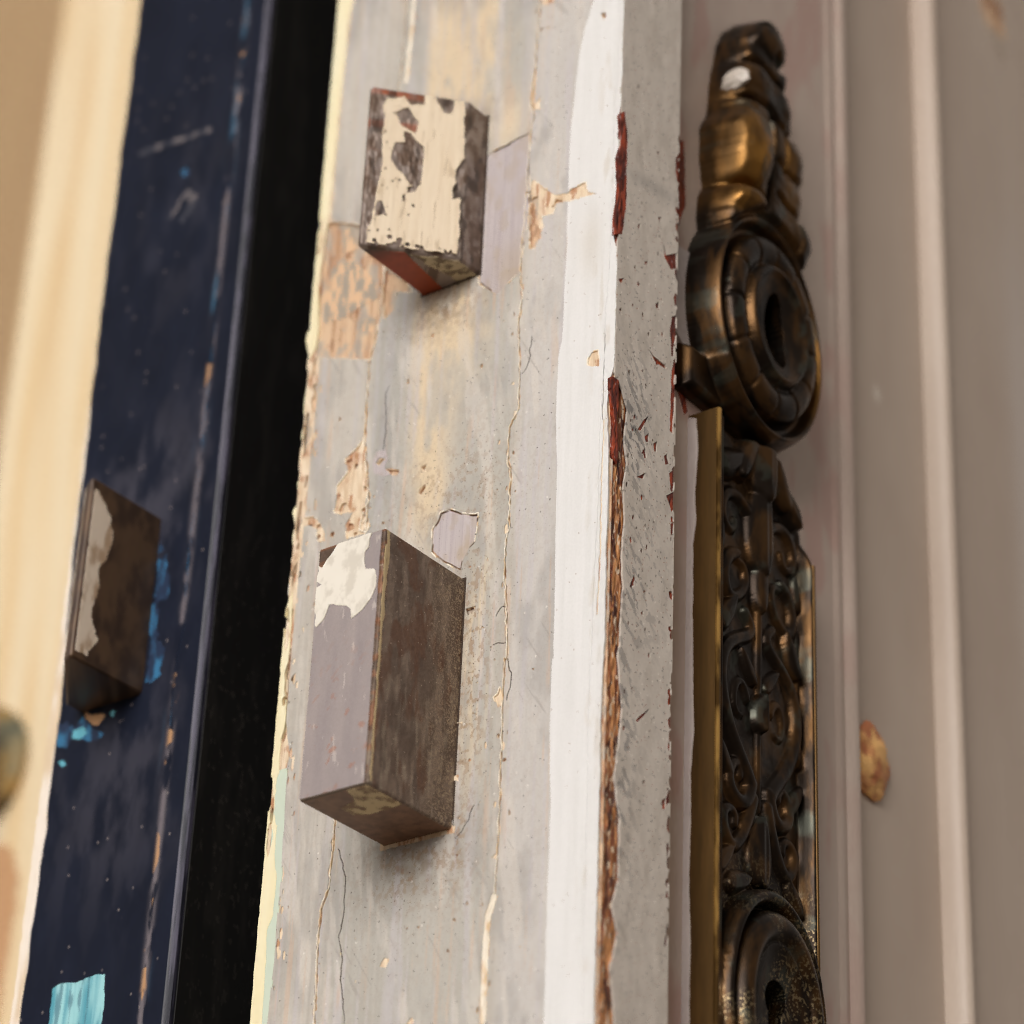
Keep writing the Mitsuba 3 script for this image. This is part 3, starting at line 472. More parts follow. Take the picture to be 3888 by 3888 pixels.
# --- holes knocked in the grey coat
def amp_of(k):
    return 0.10
holes = {k: poly(P[k], 0.16 if k.startswith('lav') or k.startswith('wood') else 0.2, seed=i) for i, k in enumerate(P) if k.split('_')[0] in ('wood', 'peach', 'brown', 'lav', 'tan')}
seam_r = ribbon(P['seam_r'], 0.50, 1, gap=0.40, amp=0.26)
seam_l = ribbon(P['seam_l'], 0.62, 2, gap=0.40, amp=0.26)
seam_l2 = ribbon(P['seam_cream_l'], 0.75, 3, gap=0.0)
seam_r2 = ribbon(P['seam_cream_r'], 1.0, 4, gap=0.1)
cracks = [ribbon(P['crack_%d' % i], 0.16, 20 + i, gap=0.22, amp=0.3) for i in range(8)]
# small random chips near the seams and the bolts
chips = []
for k, (ln, n, sp) in enumerate((('seam_r', 46, 0.9), ('seam_l', 40, 0.9))):
    L = LineString(P[ln])
    for _ in range(n):
        q = L.interpolate(RNG.uniform(0, L.length))
        r = RNG.uniform(0.10, 0.34)
        c = Point(q.x + RNG.normal() * sp, q.y).buffer(r)
        chips.append(poly(shapely.affinity.scale(c, RNG.uniform(0.5, 1), RNG.uniform(0.8, 2.2)).exterior.coords[:-1], 0.14, seed=100 + len(chips)))
for _ in range(70):
    x, z = RNG.uniform(-25, 13), RNG.uniform(-22, 125)
    c = Point(x, z).buffer(RNG.uniform(0.07, 0.24), 6)
    chips.append(poly(shapely.affinity.scale(c, 1, RNG.uniform(0.7, 2.0)).exterior.coords[:-1], 0.12, seed=300 + len(chips)))
for _ in range(60):       # more of them beside the deadbolt
    x, z = RNG.normal(2.0, 2.0), RNG.uniform(-4, 44)
    c = Point(x, z).buffer(RNG.uniform(0.05, 0.17), 6)
    chips.append(poly(c.exterior.coords[:-1], 0.1, seed=500 + len(chips)))
left_chips = []
for _ in range(60):       # along the torn left edge
    z = RNG.uniform(-20, 92)
    x0 = np.interp(z, [p[1] for p in P['grey_left']][::-1], [p[0] for p in P['grey_left']][::-1])
    c = Point(x0 + abs(RNG.normal()) * 0.7, z).buffer(RNG.uniform(0.15, 0.5), 8)
    left_chips.append(poly(shapely.affinity.scale(c, 0.6, RNG.uniform(0.8, 2.4)).exterior.coords[:-1], 0.2, seed=700 + len(left_chips)))

cut = unary_union(list(holes.values()) + [seam_l, seam_r, seam_l2, seam_r2] + cracks + chips + left_chips)
grey = band(gl, wl).difference(cut)
f0 = FACE(0.0)
put(WD + '__grey_paint', sheet(grey, 0.0, -0.17, f0), 'm_grey_paint')
tag(WD + '__grey_paint', 'grey top coat, chipped and stained')

# --- primer under it, pierced where the wood shows
deep = [poly(x.exterior.coords[:-1], 0.16, seed=77 + i) for i, k in enumerate(holes) if k.startswith(('wood', 'brown')) for x in polys(holes[k].buffer(-0.12))]
deep += [c.buffer(-0.06) for i, c in enumerate(chips) if i % 2 == 0]
rim = lambda g, w, s: g.buffer(w).difference(g.buffer(-w)).intersection(unary_union([Point(RNG.uniform(g.bounds[0], g.bounds[2]), RNG.uniform(g.bounds[1], g.bounds[3])).buffer(RNG.uniform(0.6, 1.6)) for _ in range(s)]))
lav_rim = unary_union([rim(holes['lav_a'], 0.22, 16), rim(holes['lav_b'], 0.25, 16)])
deep.append(lav_rim)
deep.append(ribbon(P['seam_r'], 0.40, 61, gap=0.55, amp=0.25))
deep.append(ribbon(P['seam_l'], 0.45, 62, gap=0.55, amp=0.25))
for k in ('peach_a', 'peach_b', 'peach_f', 'peach_e', 'tan_e'):
    g = holes[k]
    for _ in range(10):
        deep.append(poly(Point(RNG.uniform(g.bounds[0], g.bounds[2]), RNG.uniform(g.bounds[1], g.bounds[3])).buffer(RNG.uniform(0.15, 0.5), 8).exterior.coords[:-1], 0.3, seed=900 + len(deep)))
cl = [(-28.2, 175.0), (-28.2, -70.0)]
primer = band(cl, corner).difference(unary_union(deep))
torn = unary_union([poly(shapely.affinity.scale(Point(-27.2 + RNG.normal() * 0.5, RNG.uniform(-2, 92)).buffer(RNG.uniform(0.3, 0.9), 8), 0.55, RNG.uniform(1, 4)).exterior.coords[:-1], 0.25, seed=1200 + i) for i in range(46)])
primer = primer.difference(torn)
put(WD + '__primer', sheet(primer, -0.13, -0.55, f0), 'm_primer')
tag(WD + '__primer', 'peach primer showing where the grey has chipped off')

# --- lavender coat bared by two large chips
for k in ('lav_a', 'lav_b'):
    g = holes[k].buffer(-0.07).difference(lav_rim)
    kk = put(WD + '__lavender_paint', sheet(g, -0.08, -0.30, f0), 'm_lavender_paint')
tag(WD + '__lavender_paint', 'bared lavender patch above the deadbolt')
tag(WD + '__lavender_paint_001', 'bared lavender patch right of the latch')
for k in ('rem_a', 'rem_b', 'rem_c'):
    put(WD + '__paint_remnant', sheet(poly(P[k], 0.3, seed=5).difference(unary_union(left_chips)), -0.42, -0.58, f0), 'm_remnant')
put(WD + '__paint_ridge', sheet(ribbon(P['seam_cream_l'], 0.6, 33, gap=0.0).difference(seam_l), 0.02, -0.30, f0), 'm_ivory_chip')
put(WD + '__paint_ridge', sheet(ribbon(P['seam_cream_r'], 0.75, 34, gap=0.1), -0.04, -0.30, f0), 'm_ivory_chip')
tag(WD + '__paint_ridge', 'raised cream seam above the latch')
tag(WD + '__paint_ridge_001', 'raised cream seam at lower right of the edge')
put(WD + '__paint_ring', sheet(poly(P['ring_b'], 0.12, seed=4).difference(holes['brown_b'].union(holes['brown_b2'])), 0.06, -0.02, f0), 'm_lavender_paint')
dk = unary_union([cracks[i].buffer(-0.015) for i in (0, 1, 2, 3, 4, 5, 6, 7)])
put(WD + '__crack_line', sheet(dk, -0.07, -0.30, f0), 'm_dark_crack')
tag(WD + '__crack_line', 'dark hairline cracks in the grey paint', kind='stuff')
lips = []
for k in ('peach_a', 'lav_a', 'lav_b', 'peach_b', 'wood_left', 'wood_latch', 'peach_d', 'tan_d', 'tan_e', 'tan_c', 'peach_f'):
    g = holes[k]
    ring_g = g.buffer(0.13).difference(g.buffer(-0.01))
    L = g.exterior if g.geom_type == 'Polygon' else max(g.geoms, key=lambda x: x.area).exterior
    spots_ = [L.interpolate(RNG.uniform(0, L.length)).buffer(RNG.uniform(0.2, 1.0)) for _ in range(max(4, int(L.length / 2.6)))]
    lips.append(ring_g.intersection(unary_union(spots_)))
L2 = [ribbon(P['seam_r'], 0.16, 91, gap=0.5, amp=0.3), ribbon(P['seam_l'], 0.18, 92, gap=0.5, amp=0.3)]
put(WD + '__lifted_paint', sheet(unary_union(lips + L2).intersection(band([[p[0] + 0.1, p[1]] for p in gl], wr)), 0.11, -0.12, f0), 'm_ivory_chip')
tag(WD + '__lifted_paint', 'pale lifted paint along the rims of the chips', kind='stuff')
# white band down the right of the edge, and the old white between it and the corner
white = band(wl, wr).difference(unary_union([holes['tan_c'], holes['brown_g'], holes['peach_b'], poly(P['varn_a'], 0.1, seed=3) if False else Point(0, 0).buffer(0.01)]))
put(WD + '__white_paint', sheet(white, 0.05, -0.30, f0), 'm_white_paint')
tag(WD + '__white_paint', 'clean white band beside the corner')
wc = band([[p[0] - 0.15, p[1]] for p in wr], corner).difference(unary_union([ribbon([(19.75, 48), (19.6, 40), (19.7, 30), (19.5, 22)], 0.22, 44, gap=0.2), ribbon([(19.55, 60), (19.5, 48)], 0.12, 45, gap=0.3)]))
put(WD + '__corner_paint', sheet(wc, -0.02, -0.30, f0), 'm_lip_paint' if False else 'm_white_paint')
# cream overlap on the left arris, mint coat next to it
cr = P['cream_left_right']
cream_hi = Polygon(rough_line([(-28.45, 175), (cr[0][0], 175)] + cr + [(-28.5, 72.0)], 0.12, seed=8, closed=True)).buffer(0)
lo = P['cream_low_right']
cream_lo = Polygon(rough_line([(-28.45, 36.0)] + lo + [(lo[-1][0], -70), (-28.45, -70)], 0.12, seed=9, closed=True)).buffer(0)
mint = Polygon(rough_line([(-27.6, P['mint_right'][0][1])] + [tuple(p) for p in P['mint_right']] + [(-25.8, -70), (-27.6, -70)], 0.08, seed=10, closed=True)).buffer(0)
put(WD + '__mint_paint', sheet(mint, -0.06, -0.35, f0), 'm_mint_paint')
cream_x = unary_union([cream_hi, cream_lo]).difference(unary_union([poly(shapely.affinity.scale(Point(-27.6 + RNG.normal() * 0.7, RNG.uniform(0, 95)).buffer(RNG.uniform(0.3, 0.8), 8), 0.6, RNG.uniform(1, 4)).exterior.coords[:-1], 0.25, seed=1500 + i) for i in range(34)]))
put(WD + '__cream_paint', sheet(cream_x, -0.02, -0.5, f0), 'm_cream_paint')
tag(WD + '__cream_paint', 'cream paint lapping the left arris')
# rounded cream arris
arr = [(-28.95, 53), (-28.95, 2.0), (-28.75, 1.05), (-28.3, 0.35), (-28.1, 0.25), (-28.1, 0.75), (-28.55, 1.4), (-28.8, 2.2), (-28.8, 53)]
def arris(z0, z1):
    m = extr(arr, z0, z1)
    return m
for z0, z1 in ((92, ZT), (15.5, 27), (ZB, 12.0), (29, 36)):
    put(WD + '__rounded_corner', arris(z0, z1), 'm_cream_paint')
# loose flakes on the arris: small bent chips
def flake(x, z, w, h, lift, seed, ang=0.0):
    r = np.random.default_rng(seed)
    n = 11
    t = np.linspace(0, 2 * np.pi, n, endpoint=False)
    rad = 0.6 + 0.5 * r.random(n)
    a, b = np.cos(t) * rad * w / 2, np.sin(t) * rad * h / 2
    ca, sa = math.cos(ang), math.sin(ang)
    a, b = a * ca - b * sa, a * sa + b * ca
    V = []
    for th in (0, 0.16):
        y = 0.75 - lift * np.clip(-a / w + 0.5, 0, 1) - th + 0.9 * np.clip(-28.4 - (x + a), 0, 3)
        V += list(np.column_stack([x + a, y, z + b])) + [[x, 0.75 - lift * 0.5 - th - 0.05, z]]
    V = np.array(V)
    F = []
    for i in range(n):
        j = (i + 1) % n
        F += [(n, j, i), (n + 1 + n, n + 1 + i, n + 1 + j), (i, j, n + 1 + j), (i, n + 1 + j, n + 1 + i)]
    m = trimesh.Trimesh(V * MM, F, process=False)
    m.fix_normals()
    return m
spots = [(-28.9, 84.5, 1.1, 3.2, 0.5, 0.1), (-28.7, 80.5, 1.0, 4.5, 0.4, 0.0), (-29.1, 76.0, 1.5, 4.6, 0.8, 0.35), (-28.6, 72.5, 1.2, 3.0, 0.5, 0), (-28.7, 90.0, 0.9, 3.0, 0.4, 0), (-28.5, 66.5, 1.0, 5.0, 0.4, 0.0), (-28.6, 58.0, 0.9, 4.0, 0.4, 0), (-28.95, 50.0, 1.1, 3.4, 0.5, 0.3), (-28.6, 46.5, 0.8, 2.6, 0.4, 0.0), (-28.5, 39.5, 0.8, 3.0, 0.4, 0), (-28.6, 61.8, 0.7, 2.2, 0.4, -0.2), (-28.5, 54.0, 0.7, 2.0, 0.35, 0.2), (-28.5, 43.0, 0.6, 1.6, 0.3, 0.2), (-28.8, 88.0, 0.6, 1.5, 0.6, 0.5)]
for i, (x, z, w, h, l, a) in enumerate(spots):
    put(WD + '__paint_flake', flake(x, z, w, h, l, 40 + i, a), 'm_cream_paint' if i % 3 else 'm_ivory_chip')

# --- paint on the lip, torn along the gouge and chipped along its right arris
gr = [(0.05, 175.0), (0.05, 56.0), (0.1, 54.2)] + P['gouge_r'][1:] + [(2.2, -70.0)]
gr = rough_line(gr, 0.20, seed=12, freq=0.8).tolist()
rr = rough_line([(10.38, 175), (10.38, -70)], 0.06, seed=13).tolist()
lipchips = unary_union([poly(P[k], 0.12, seed=i + 60) for i, k in enumerate(P) if k.startswith('chip_')] + [poly(P['varn_a'], 0.1, seed=3)]
    + [poly(shapely.affinity.scale(Point(10.45 - abs(RNG.normal()) * 0.28, RNG.uniform(-15, 98)).buffer(RNG.uniform(0.1, 0.42), 8), 0.8, RNG.uniform(0.8, 3)).exterior.coords[:-1], 0.2, seed=1700 + i) for i in range(110)]
    + [poly(shapely.affinity.scale(Point(2.4 + 5.5 * RNG.random() ** 1.3, RNG.normal(45, 22)).buffer(RNG.uniform(0.06, 0.2), 6), 1, RNG.uniform(1, 2.5)).exterior.coords[:-1], 0.15, seed=1800 + i) for i in range(70)])
lipp = band(gr, rr).difference(lipchips)
put(WD + '__lip_paint', sheet(lipp, 0.0, -0.30, LIP), 'm_lip_paint')
tag(WD + '__lip_paint', 'scuffed grey paint right of the gouged corner')
vw = sheet(band([[0.0, 175], [0.0, -70]], [[10.3, 175], [10.3, -70]]).difference(Polygon([(-1, -80), (2.8, -80), (2.8, 56), (-1, 56)])), -0.2, -0.45, LIP)
put(WD + '__lip_wood', vw, 'm_varnish')
tag(WD + '__lip_wood', 'red brown varnished wood in the chips')
va = sheet(poly(P['varn_a'], 0.12, seed=3).intersection(Polygon([(-0.6, 60), (3, 60), (3, 100), (-0.6, 100)])), 0.12, -0.45, LIP)
put(WD + '__varnish_run', va, 'm_varnish')
vb = sheet(poly(P['varn_b'], 0.15, seed=4).intersection(Polygon([(-0.5, 20), (3, 20), (3, 60), (-0.5, 60)])), 0.0, -0.6, LIP)
put(WD + '__varnish_run', vb, 'm_varnish')
tag(WD + '__varnish_run', 'red brown varnish scar on the upper corner')
tag(WD + '__varnish_run_001', 'red brown varnish at the top of the gouge')

# --- front of the stile, moulding and panel
put(WD + '__stile_paint', sheet(Polygon([(10.3, ZB), (52.1, ZB), (52.1, ZT), (10.3, ZT)]), 0.0, -0.24, FRONT(20.0)), 'm_front_paint')
tag(WD + '__stile_paint', 'dull taupe paint on the front of the stile')
prof0 = [(19.0, 53.5), (20.0, 53.5), (20.35, 54.2), (20.35, 55.0), (19.9, 55.6), (19.9, 56.2), (20.6, 56.8), (20.9, 57.8), (20.6, 58.6), (19.2, 59.0), (18.4, 59.4), (18.1, 60.4), (15.0, 60.4), (15.0, 53.5)]
prof = [(x, y - 1.4 if y < 60 else y) for x, y in prof0]
put(WD + '__bead', extr(prof, ZB, ZT), 'm_front_paint', smooth=40)
pr2 = [(18.1, 60.4), (18.2, 66), (18.5, 72), (18.7, 80.9), (18.75, 81.0), (19.3, 81.08), (20.2, 81.2), (21.1, 81.4), (21.75, 81.7), (22.15, 82.15), (22.25, 82.7), (22.0, 83.3), (21.4, 83.9), (21.1, 84.0), (17.0, 84.1), (15.0, 84.1), (15.0, 60.4)]
put(WD + '__moulding', extr(pr2, ZB, ZT), 'm_panel_paint', smooth=50)
put(WD + '__panel', extr([(20.9, 84.1), (20.9, 420.0), (15.0, 420.0), (15.0, 84.1)], ZB, ZT), 'm_panel_paint')
put(WD + '__back_stile', extr([(20.0, 420), (20.0, 520), (-28.8, 520), (-28.8, 420)], ZB, ZT), 'm_front_paint')
put(WD + '__back_panel', extr([(-10.0, 52.9), (-10, 420), (-22.0, 420), (-22.0, 52.9)], ZB, ZT), 'm_front_paint')
fl = trimesh.creation.icosphere(4, 1.0)
v = fl.vertices.copy()
v *= (1 + 0.7 * (meshkit.fbm(v * 1.6 + 3, 3, 2) - 0.5))[:, None]
v = v * [1.7, 4.6, 5.0] + [18.6, 62.6, 28.4]
v[:, 1] += 0.0
fl.vertices = v * MM
put(WD + '__filler_lump', fl, 'm_filler', smooth=True)
tag(WD + '__filler_lump', 'lump of ochre filler beside the bead')
ck = Polygon(rough_line([(101, 178.0), (104.0, 174), (108, 171.0), (109, 175), (108, 184), (102, 190)], 0.4, seed=5, closed=True)).buffer(0)
put(WD + '__panel_chip', sheet(ck, 0.25, -0.5, FRONT(20.9)), 'm_bare_wood')

# --- deadbolt
db = WD + '__deadbolt'
put(db, rbox(-10.0, 0.0, -15.15, 6.0, 0.0, 32.16, 0.28), 'm_bolt_metal', smooth=30)
tag(db, 'square dark deadbolt with lavender and white paint left on its end')
endp = poly([(-9.85, 0.2), (-0.45, 0.2), (-0.35, 12), (-0.5, 20), (-0.3, 31.95), (-9.8, 31.95), (-9.75, 15)], 0.07, seed=3).difference(unary_union([ribbon([(-0.4, 32), (-0.42, 0)], 0.28, 5, gap=0.2, amp=0.1), poly([(-9.9, 32), (-9.9, 30), (-9.3, 29.4), (-7.4, 31.3), (-6.8, 32.1)], 0.2, seed=8)]))
put(db + '__end_paint', sheet(endp, 15.25, 15.0, f0), 'm_bolt_end_paint')
wp = poly(P['db_white'], 0.07, seed=6).intersection(endp.buffer(0.02))
put(db + '__white_paint', sheet(wp, 15.36, 15.2, f0), 'm_bolt_white')
und = lambda a, b, h: np.column_stack([a, b, 0 - h])
put(db + '__cream_smear', sheet(poly(P['db_cream'], 0.25, seed=7).intersection(sbox(-9.6, -14.8, -0.4, -0.5)), 0.06, -0.1, und), 'm_bolt_cream')
fr = FRONT(0.0)
put(db + '__under_skin', sheet(sbox(-9.7, -14.85, -0.3, -0.1), 0.015, -0.1, und), 'm_bolt_under')
put(db + '__edge_paint', sheet(unary_union([ribbon([(-14.5, 32), (-14.4, 28.5), (-14.75, 24), (-14.7, 20)], 0.5, 9, gap=0.15, amp=0.2), ribbon([(-14.8, 30), (-14.75, 12), (-14.8, 0.4)], 0.42, 19, gap=0.36, amp=0.2)]), 0.05, -0.1, fr), 'm_bolt_cream')
put(WD + '__bolt_collar', sheet(poly([(-10.4, -0.5), (0.5, -0.55), (0.75, 10), (0.5, 32.6), (-10.3, 32.6)], 0.2, seed=14).difference(sbox(-9.9, 0.1, -0.1, 32.0)).difference(unary_union([Point(0.35 + RNG.normal() * 0.3, RNG.uniform(1, 33)).buffer(RNG.uniform(0.5, 1.5)) for _ in range(70)])), 0.04, -0.3, f0), 'm_primer')

gaps = unary_union([sbox(-10.22, -0.2, 0.24, 32.4), sbox(-9.75, 75.7, 0.0, 100.95)]).difference(unary_union([Point(RNG.uniform(-11, 1), RNG.uniform(-1, 33)).buffer(RNG.uniform(0.3, 1.2)) for _ in range(30)]))
put(WD + '__bolt_gap', sheet(gaps, 0.015, -0.2, f0), 'm_dark_crack')
tag(WD + '__bolt_gap', 'dark gap round the bolts', kind='stuff')

# --- latch: wedge, tip at the left
la = WD + '__latch_bolt'
tipx, tipy, fx, fy, z0, z1 = -9.55, -13.9, -0.3, -4.2, 75.95, 100.7
pts = [(x, y, z) for z in (z0 + 0.35, z1 - 0.35) for x, y in ((tipx + 0.55, tipy + 1.1), (fx - 0.5, fy + 0.5), (fx - 0.5, 6), (tipx + 0.55, 6))]
pts = [(x, y, z + (-0.15 if z > 90 else 0.15)) for x, y, z in pts]
put(la, hull(pts, 0.55), 'm_latch_metal', smooth=30)
tag(la, 'slanted latch bolt with flaking cream paint and rust')
A0, A1 = np.array([-9.3, -13.6]), np.array([0.0, -4.0])
LA = np.linalg.norm(A1 - A0); da = (A1 - A0) / LA; na = np.array([da[1], -da[0]])
off = ((np.array([tipx + 0.55, tipy + 1.1]) - A0) @ na) + 0.55
def LATCH(a, b, h):
    hh = h + off
    return np.column_stack([A0[0] + a * da[0] + hh * na[0], A0[1] + a * da[1] + hh * na[1], b])
out = poly([(0.5, 76.3), (12.7, 76.3), (12.8, 80), (12.5, 86), (12.9, 90), (12.7, 95), (12.5, 100.0), (9, 100.2), (4, 100.1), (1.6, 99.4), (0.9, 90)], 0.3, seed=21)
lh = [poly(P['la_h%d' % i], 0.22, seed=30 + i) for i in range(1, 10)]
lh.append(ribbon([(0.9, 99), (1.2, 90), (1.0, 80), (0.6, 76)], 1.3, 7, gap=0.3, amp=0.5))
for i in range(60):
    lh.append(poly(Point(abs(RNG.normal()) * 3.2 + 0.3, RNG.uniform(76, 100)).buffer(RNG.uniform(0.06, 0.22), 6).exterior.coords[:-1], 0.15, seed=2000 + i))
for i in range(16):
    lh.append(poly(Point(RNG.uniform(2, 12), 76.3 + abs(RNG.normal()) * 0.5).buffer(RNG.uniform(0.12, 0.4), 8).exterior.coords[:-1], 0.25, seed=2100 + i))
put(la + '__cream_paint', sheet(out.difference(unary_union(lh)), 0.10, -0.05, LATCH), 'm_latch_cream')
ud = lambda a, b, h: np.column_stack([a, b, z0 - 0.06 - h])
put(la + '__rust', sheet(Polygon([(tipx + 0.35, tipy + 1.3), (-5.2, -9.0), (-6.2, 0.2), (tipx + 0.35, 0.2)]), 0.02, -0.05, ud), 'm_latch_rust')
put(la + '__brown_mottle', sheet(poly([(-4.9, -8.5), (fx - 0.4, fy + 0.4), (fx - 0.4, -0.2), (-3.5, -0.4), (-4.2, -4.0)], 0.4, seed=8).intersection(sbox(-9, -13, fx - 0.35, 0)), 0.025, -0.05, ud), 'm_latch_grime')

# --- brass lock plate (relief over y, z; height towards +x)
U0 = 29.3
def plate():
    du = 0.14
    u = np.arange(-19.2, 15.0, du); v = np.arange(-62, 126, 0.16)
    U, Vv = np.meshgrid(u, v)
    def ell(cu, cv, a, b):
        return np.hypot((U - cu) / a, (Vv - cv) / b)
    half = np.full_like(Vv, 11.4)
    # silhouette: signed distance-like field, > 0 inside
    sm = lambda a, b, x: np.clip((x - a) / (b - a), 0, 1) ** 2 * (3 - 2 * np.clip((x - a) / (b - a), 0, 1))
    halfR = 11.4 - 2.9 * sm(49, 57, Vv)
    sd = np.minimum(np.minimum(halfR - U, U + 11.4), 57.5 - Vv)
    sd = np.maximum(sd, np.minimum(np.minimum(U + 15.2, -6 - U), np.minimum(Vv - 59.5, 66 - Vv)))
    ov = ell(-0.4, 74.5, 13.2, 17.0)
    sd = np.maximum(sd, (1 - ov) * 13)
    def bump(cu, cv, a, b):
        return (1 - ell(cu, cv, a, b)) * min(a, b)
    fedge = [(-4.4, 122.0), (-2.2, 124.4), (0.6, 124.0), (2.6, 121.6), (3.4, 117.5), (3.6, 114.6), (5.4, 112.6), (5.0, 109.4), (7.4, 106.2), (8.2, 101.5), (7.0, 96.6), (8.0, 94.6), (9.8, 92.4), (9.2, 88.6), (6, 84), (-10, 84), (-10.6, 88), (-10.2, 91.4), (-9.2, 93.2), (-9.9, 97.0), (-10.0, 102.4), (-8.2, 106.0), (-7.8, 111), (-6.8, 115.2), (-6.2, 118.6)]
    fpoly = Polygon(rough_line(fedge, 0.2, seed=5, closed=True)).buffer(0.8).buffer(-0.8)
    fm = Vv > 83.5
    from scipy.spatial import cKDTree
    dens = np.array([fpoly.exterior.interpolate(t).coords[0] for t in np.arange(0, fpoly.exterior.length, 0.12)])
    pq = np.column_stack([U[fm], Vv[fm]])
    fd = cKDTree(dens).query(pq)[0]
    inside = shapely.contains_xy(fpoly, pq[:, 0], pq[:, 1])
    fsd = np.full_like(U, -9.0)
    fsd[fm] = np.where(inside, fd, -fd)
    sd = np.maximum(sd, fsd)
    # heights
    def dist(line, taper=None):
        L = np.asarray(line, float)
        best = np.full(U.shape, 99.0); t_at = np.zeros(U.shape)
        n = len(L) - 1
        for i in range(n):
            a, b = L[i], L[i + 1]
            d = b - a
            t = np.clip(((U - a[0]) * d[0] + (Vv - a[1]) * d[1]) / (d @ d + 1e-9), 0, 1)
            q = np.hypot(U - a[0] - t * d[0], Vv - a[1] - t * d[1])
            m = q < best
            best = np.where(m, q, best); t_at = np.where(m, (i + t) / n, t_at)
        return best, t_at
    def curve(pts, n=26):
        from scipy.interpolate import CubicSpline
        p = np.array(pts, float); s = np.arange(len(p))
        return np.column_stack([CubicSpline(s, p[:, k])(np.linspace(0, len(p) - 1, n)) for k in (0, 1)])
    inner = 2.1 + 0.25 * (meshkit.fbm(np.stack([U * 0.8, Vv * 0.8, U * 0], -1), 3, 4) - 0.5)
    h = inner.copy()
    def tube(pts, r0, r1, base=2.1, up=1.0, n=26):
        nonlocal h
        d, t = dist(curve(pts, n))
        r = r0 + (r1 - r0) * t
        hh = base + up * np.sqrt(np.maximum(r * r - d * d, 0)) * 1.15
        h = np.maximum(h, np.where(d < r, hh, 0))
    def leaf(cu, cv, a, b, ang, top, rib=True):
        nonlocal h
        c, s = math.cos(ang), math.sin(ang)
        x, y = (U - cu) * c + (Vv - cv) * s, -(U - cu) * s + (Vv - cv) * c
        w = a * np.sqrt(np.maximum(1 - (y / b) ** 2, 0)) * (1 - 0.25 * y / b)
        k = np.clip(1 - np.abs(x) / (w + 1e-6), 0, 1)
        hh = 2.1 + (top - 2.1) * np.sqrt(k) - (0.35 * np.exp(-(x / 0.35) ** 2) if rib else 0)
        h = np.maximum(h, np.where((np.abs(y) < b) & (k > 0), hh, 0))
    for s in (-1, 1):
        tube([(s * 5.2, 40), (s * 7.6, 37), (s * 6.6, 34), (s * 3.6, 35.6), (s * 3.0, 38.4), (s * 4.6, 39.4)], 1.0, 0.6)
        tube([(s * 3.0, 33), (s * 2.0, 30.5), (s * 4.6, 28.8), (s * 7.6, 26.0), (s * 8.4, 21.5), (s * 7.0, 17), (s * 4.4, 13.4), (s * 2.2, 10.5)], 0.8, 1.25)
        tube([(s * 2.0, 10.6), (s * 4.4, 7.6), (s * 6.6, 9.4), (s * 5.6, 12.0), (s * 4.2, 10.8)], 1.2, 0.7)
        tube([(s * 1.6, 8.8), (s * 3.2, 4.6), (s * 6.0, 1.6), (s * 7.8, 4.2), (s * 6.4, 6.0), (s * 5.2, 4.4)], 1.1, 0.65)
        tube([(s * 1.0, 44), (s * 3.0, 47.5), (s * 6.6, 48.0), (s * 8.2, 45), (s * 6.8, 43), (s * 5.4, 44.6)], 1.0, 0.6)
        tube([(s * 2.6, 21.5), (s * 4.6, 23.0), (s * 5.4, 20.4), (s * 3.8, 19.0)], 0.7, 0.5)
        leaf(s * 7.2, 31.2, 1.3, 3.2, s * 0.5, 3.9)
        leaf(s * 8.0, 12.2, 1.1, 2.8, -s * 0.6, 3.6)
        leaf(s * 6.6, 52.2, 2.0, 3.6, s * 0.9, 4.3)
        leaf(s * 3.6, 54.5, 1.9, 4.4, s * 0.45, 4.8)
        leaf(s * 7.6, -0.6, 1.2, 2.6, s * 0.7, 3.6)
    leaf(0, 46, 3.0, 7.0, 0, 4.7)
    leaf(0, 55.5, 3.2, 6.2, 0, 5.6)
    leaf(0, 38.5, 1.5, 4.6, 0, 4.2)
    tube([(0, 36), (0, 28), (0, 23)], 0.75, 0.6, n=8)
    leaf(0, 20.5, 1.5, 2.6, 0, 4.2, False)
    tube([(0, 19), (0, 13), (0, 8)], 0.55, 0.5, n=8)
    leaf(0, 2.6, 2.6, 4.6, 0, 4.0)
    for s in (-1, 1):
        leaf(s * 8.8, 19.0, 0.9, 2.4, s * 0.3, 3.4)
        leaf(s * 2.6, 25.8, 1.0, 2.6, -s * 0.7, 3.5)
        leaf(s * 8.8, 40.5, 0.9, 2.6, s * 0.2, 3.4)
        leaf(s * 2.4, 5.6, 0.9, 2.4, s * 0.9, 3.4)
        tube([(s * 9.2, 35), (s * 9.0, 30), (s * 9.4, 26)], 0.6, 0.5, n=8)
        leaf(s * 4.6, -2.6, 1.5, 2.8, s * 1.1, 3.6)
    h = 2.5 + (h - 2.1) * 0.86
    # raised rim of the straight part
    rimd = np.where(U > 0, halfR - U, 11.4 + U)
    rim = np.where((rimd < 1.55), 3.9 + 0.55 * np.sqrt(np.maximum(1 - ((rimd - 0.7) / 0.85) ** 2, 0)), 0)
    rimfade = 1 - sm(44, 54, Vv) * (U > 0)
    h = np.where(Vv < 58, np.maximum(h, rim * rimfade), h)
    h = np.where((rimd >= 1.55) & (rimd < 2.4) & (Vv < 58), np.maximum(h - 0.25, 1.7), h)
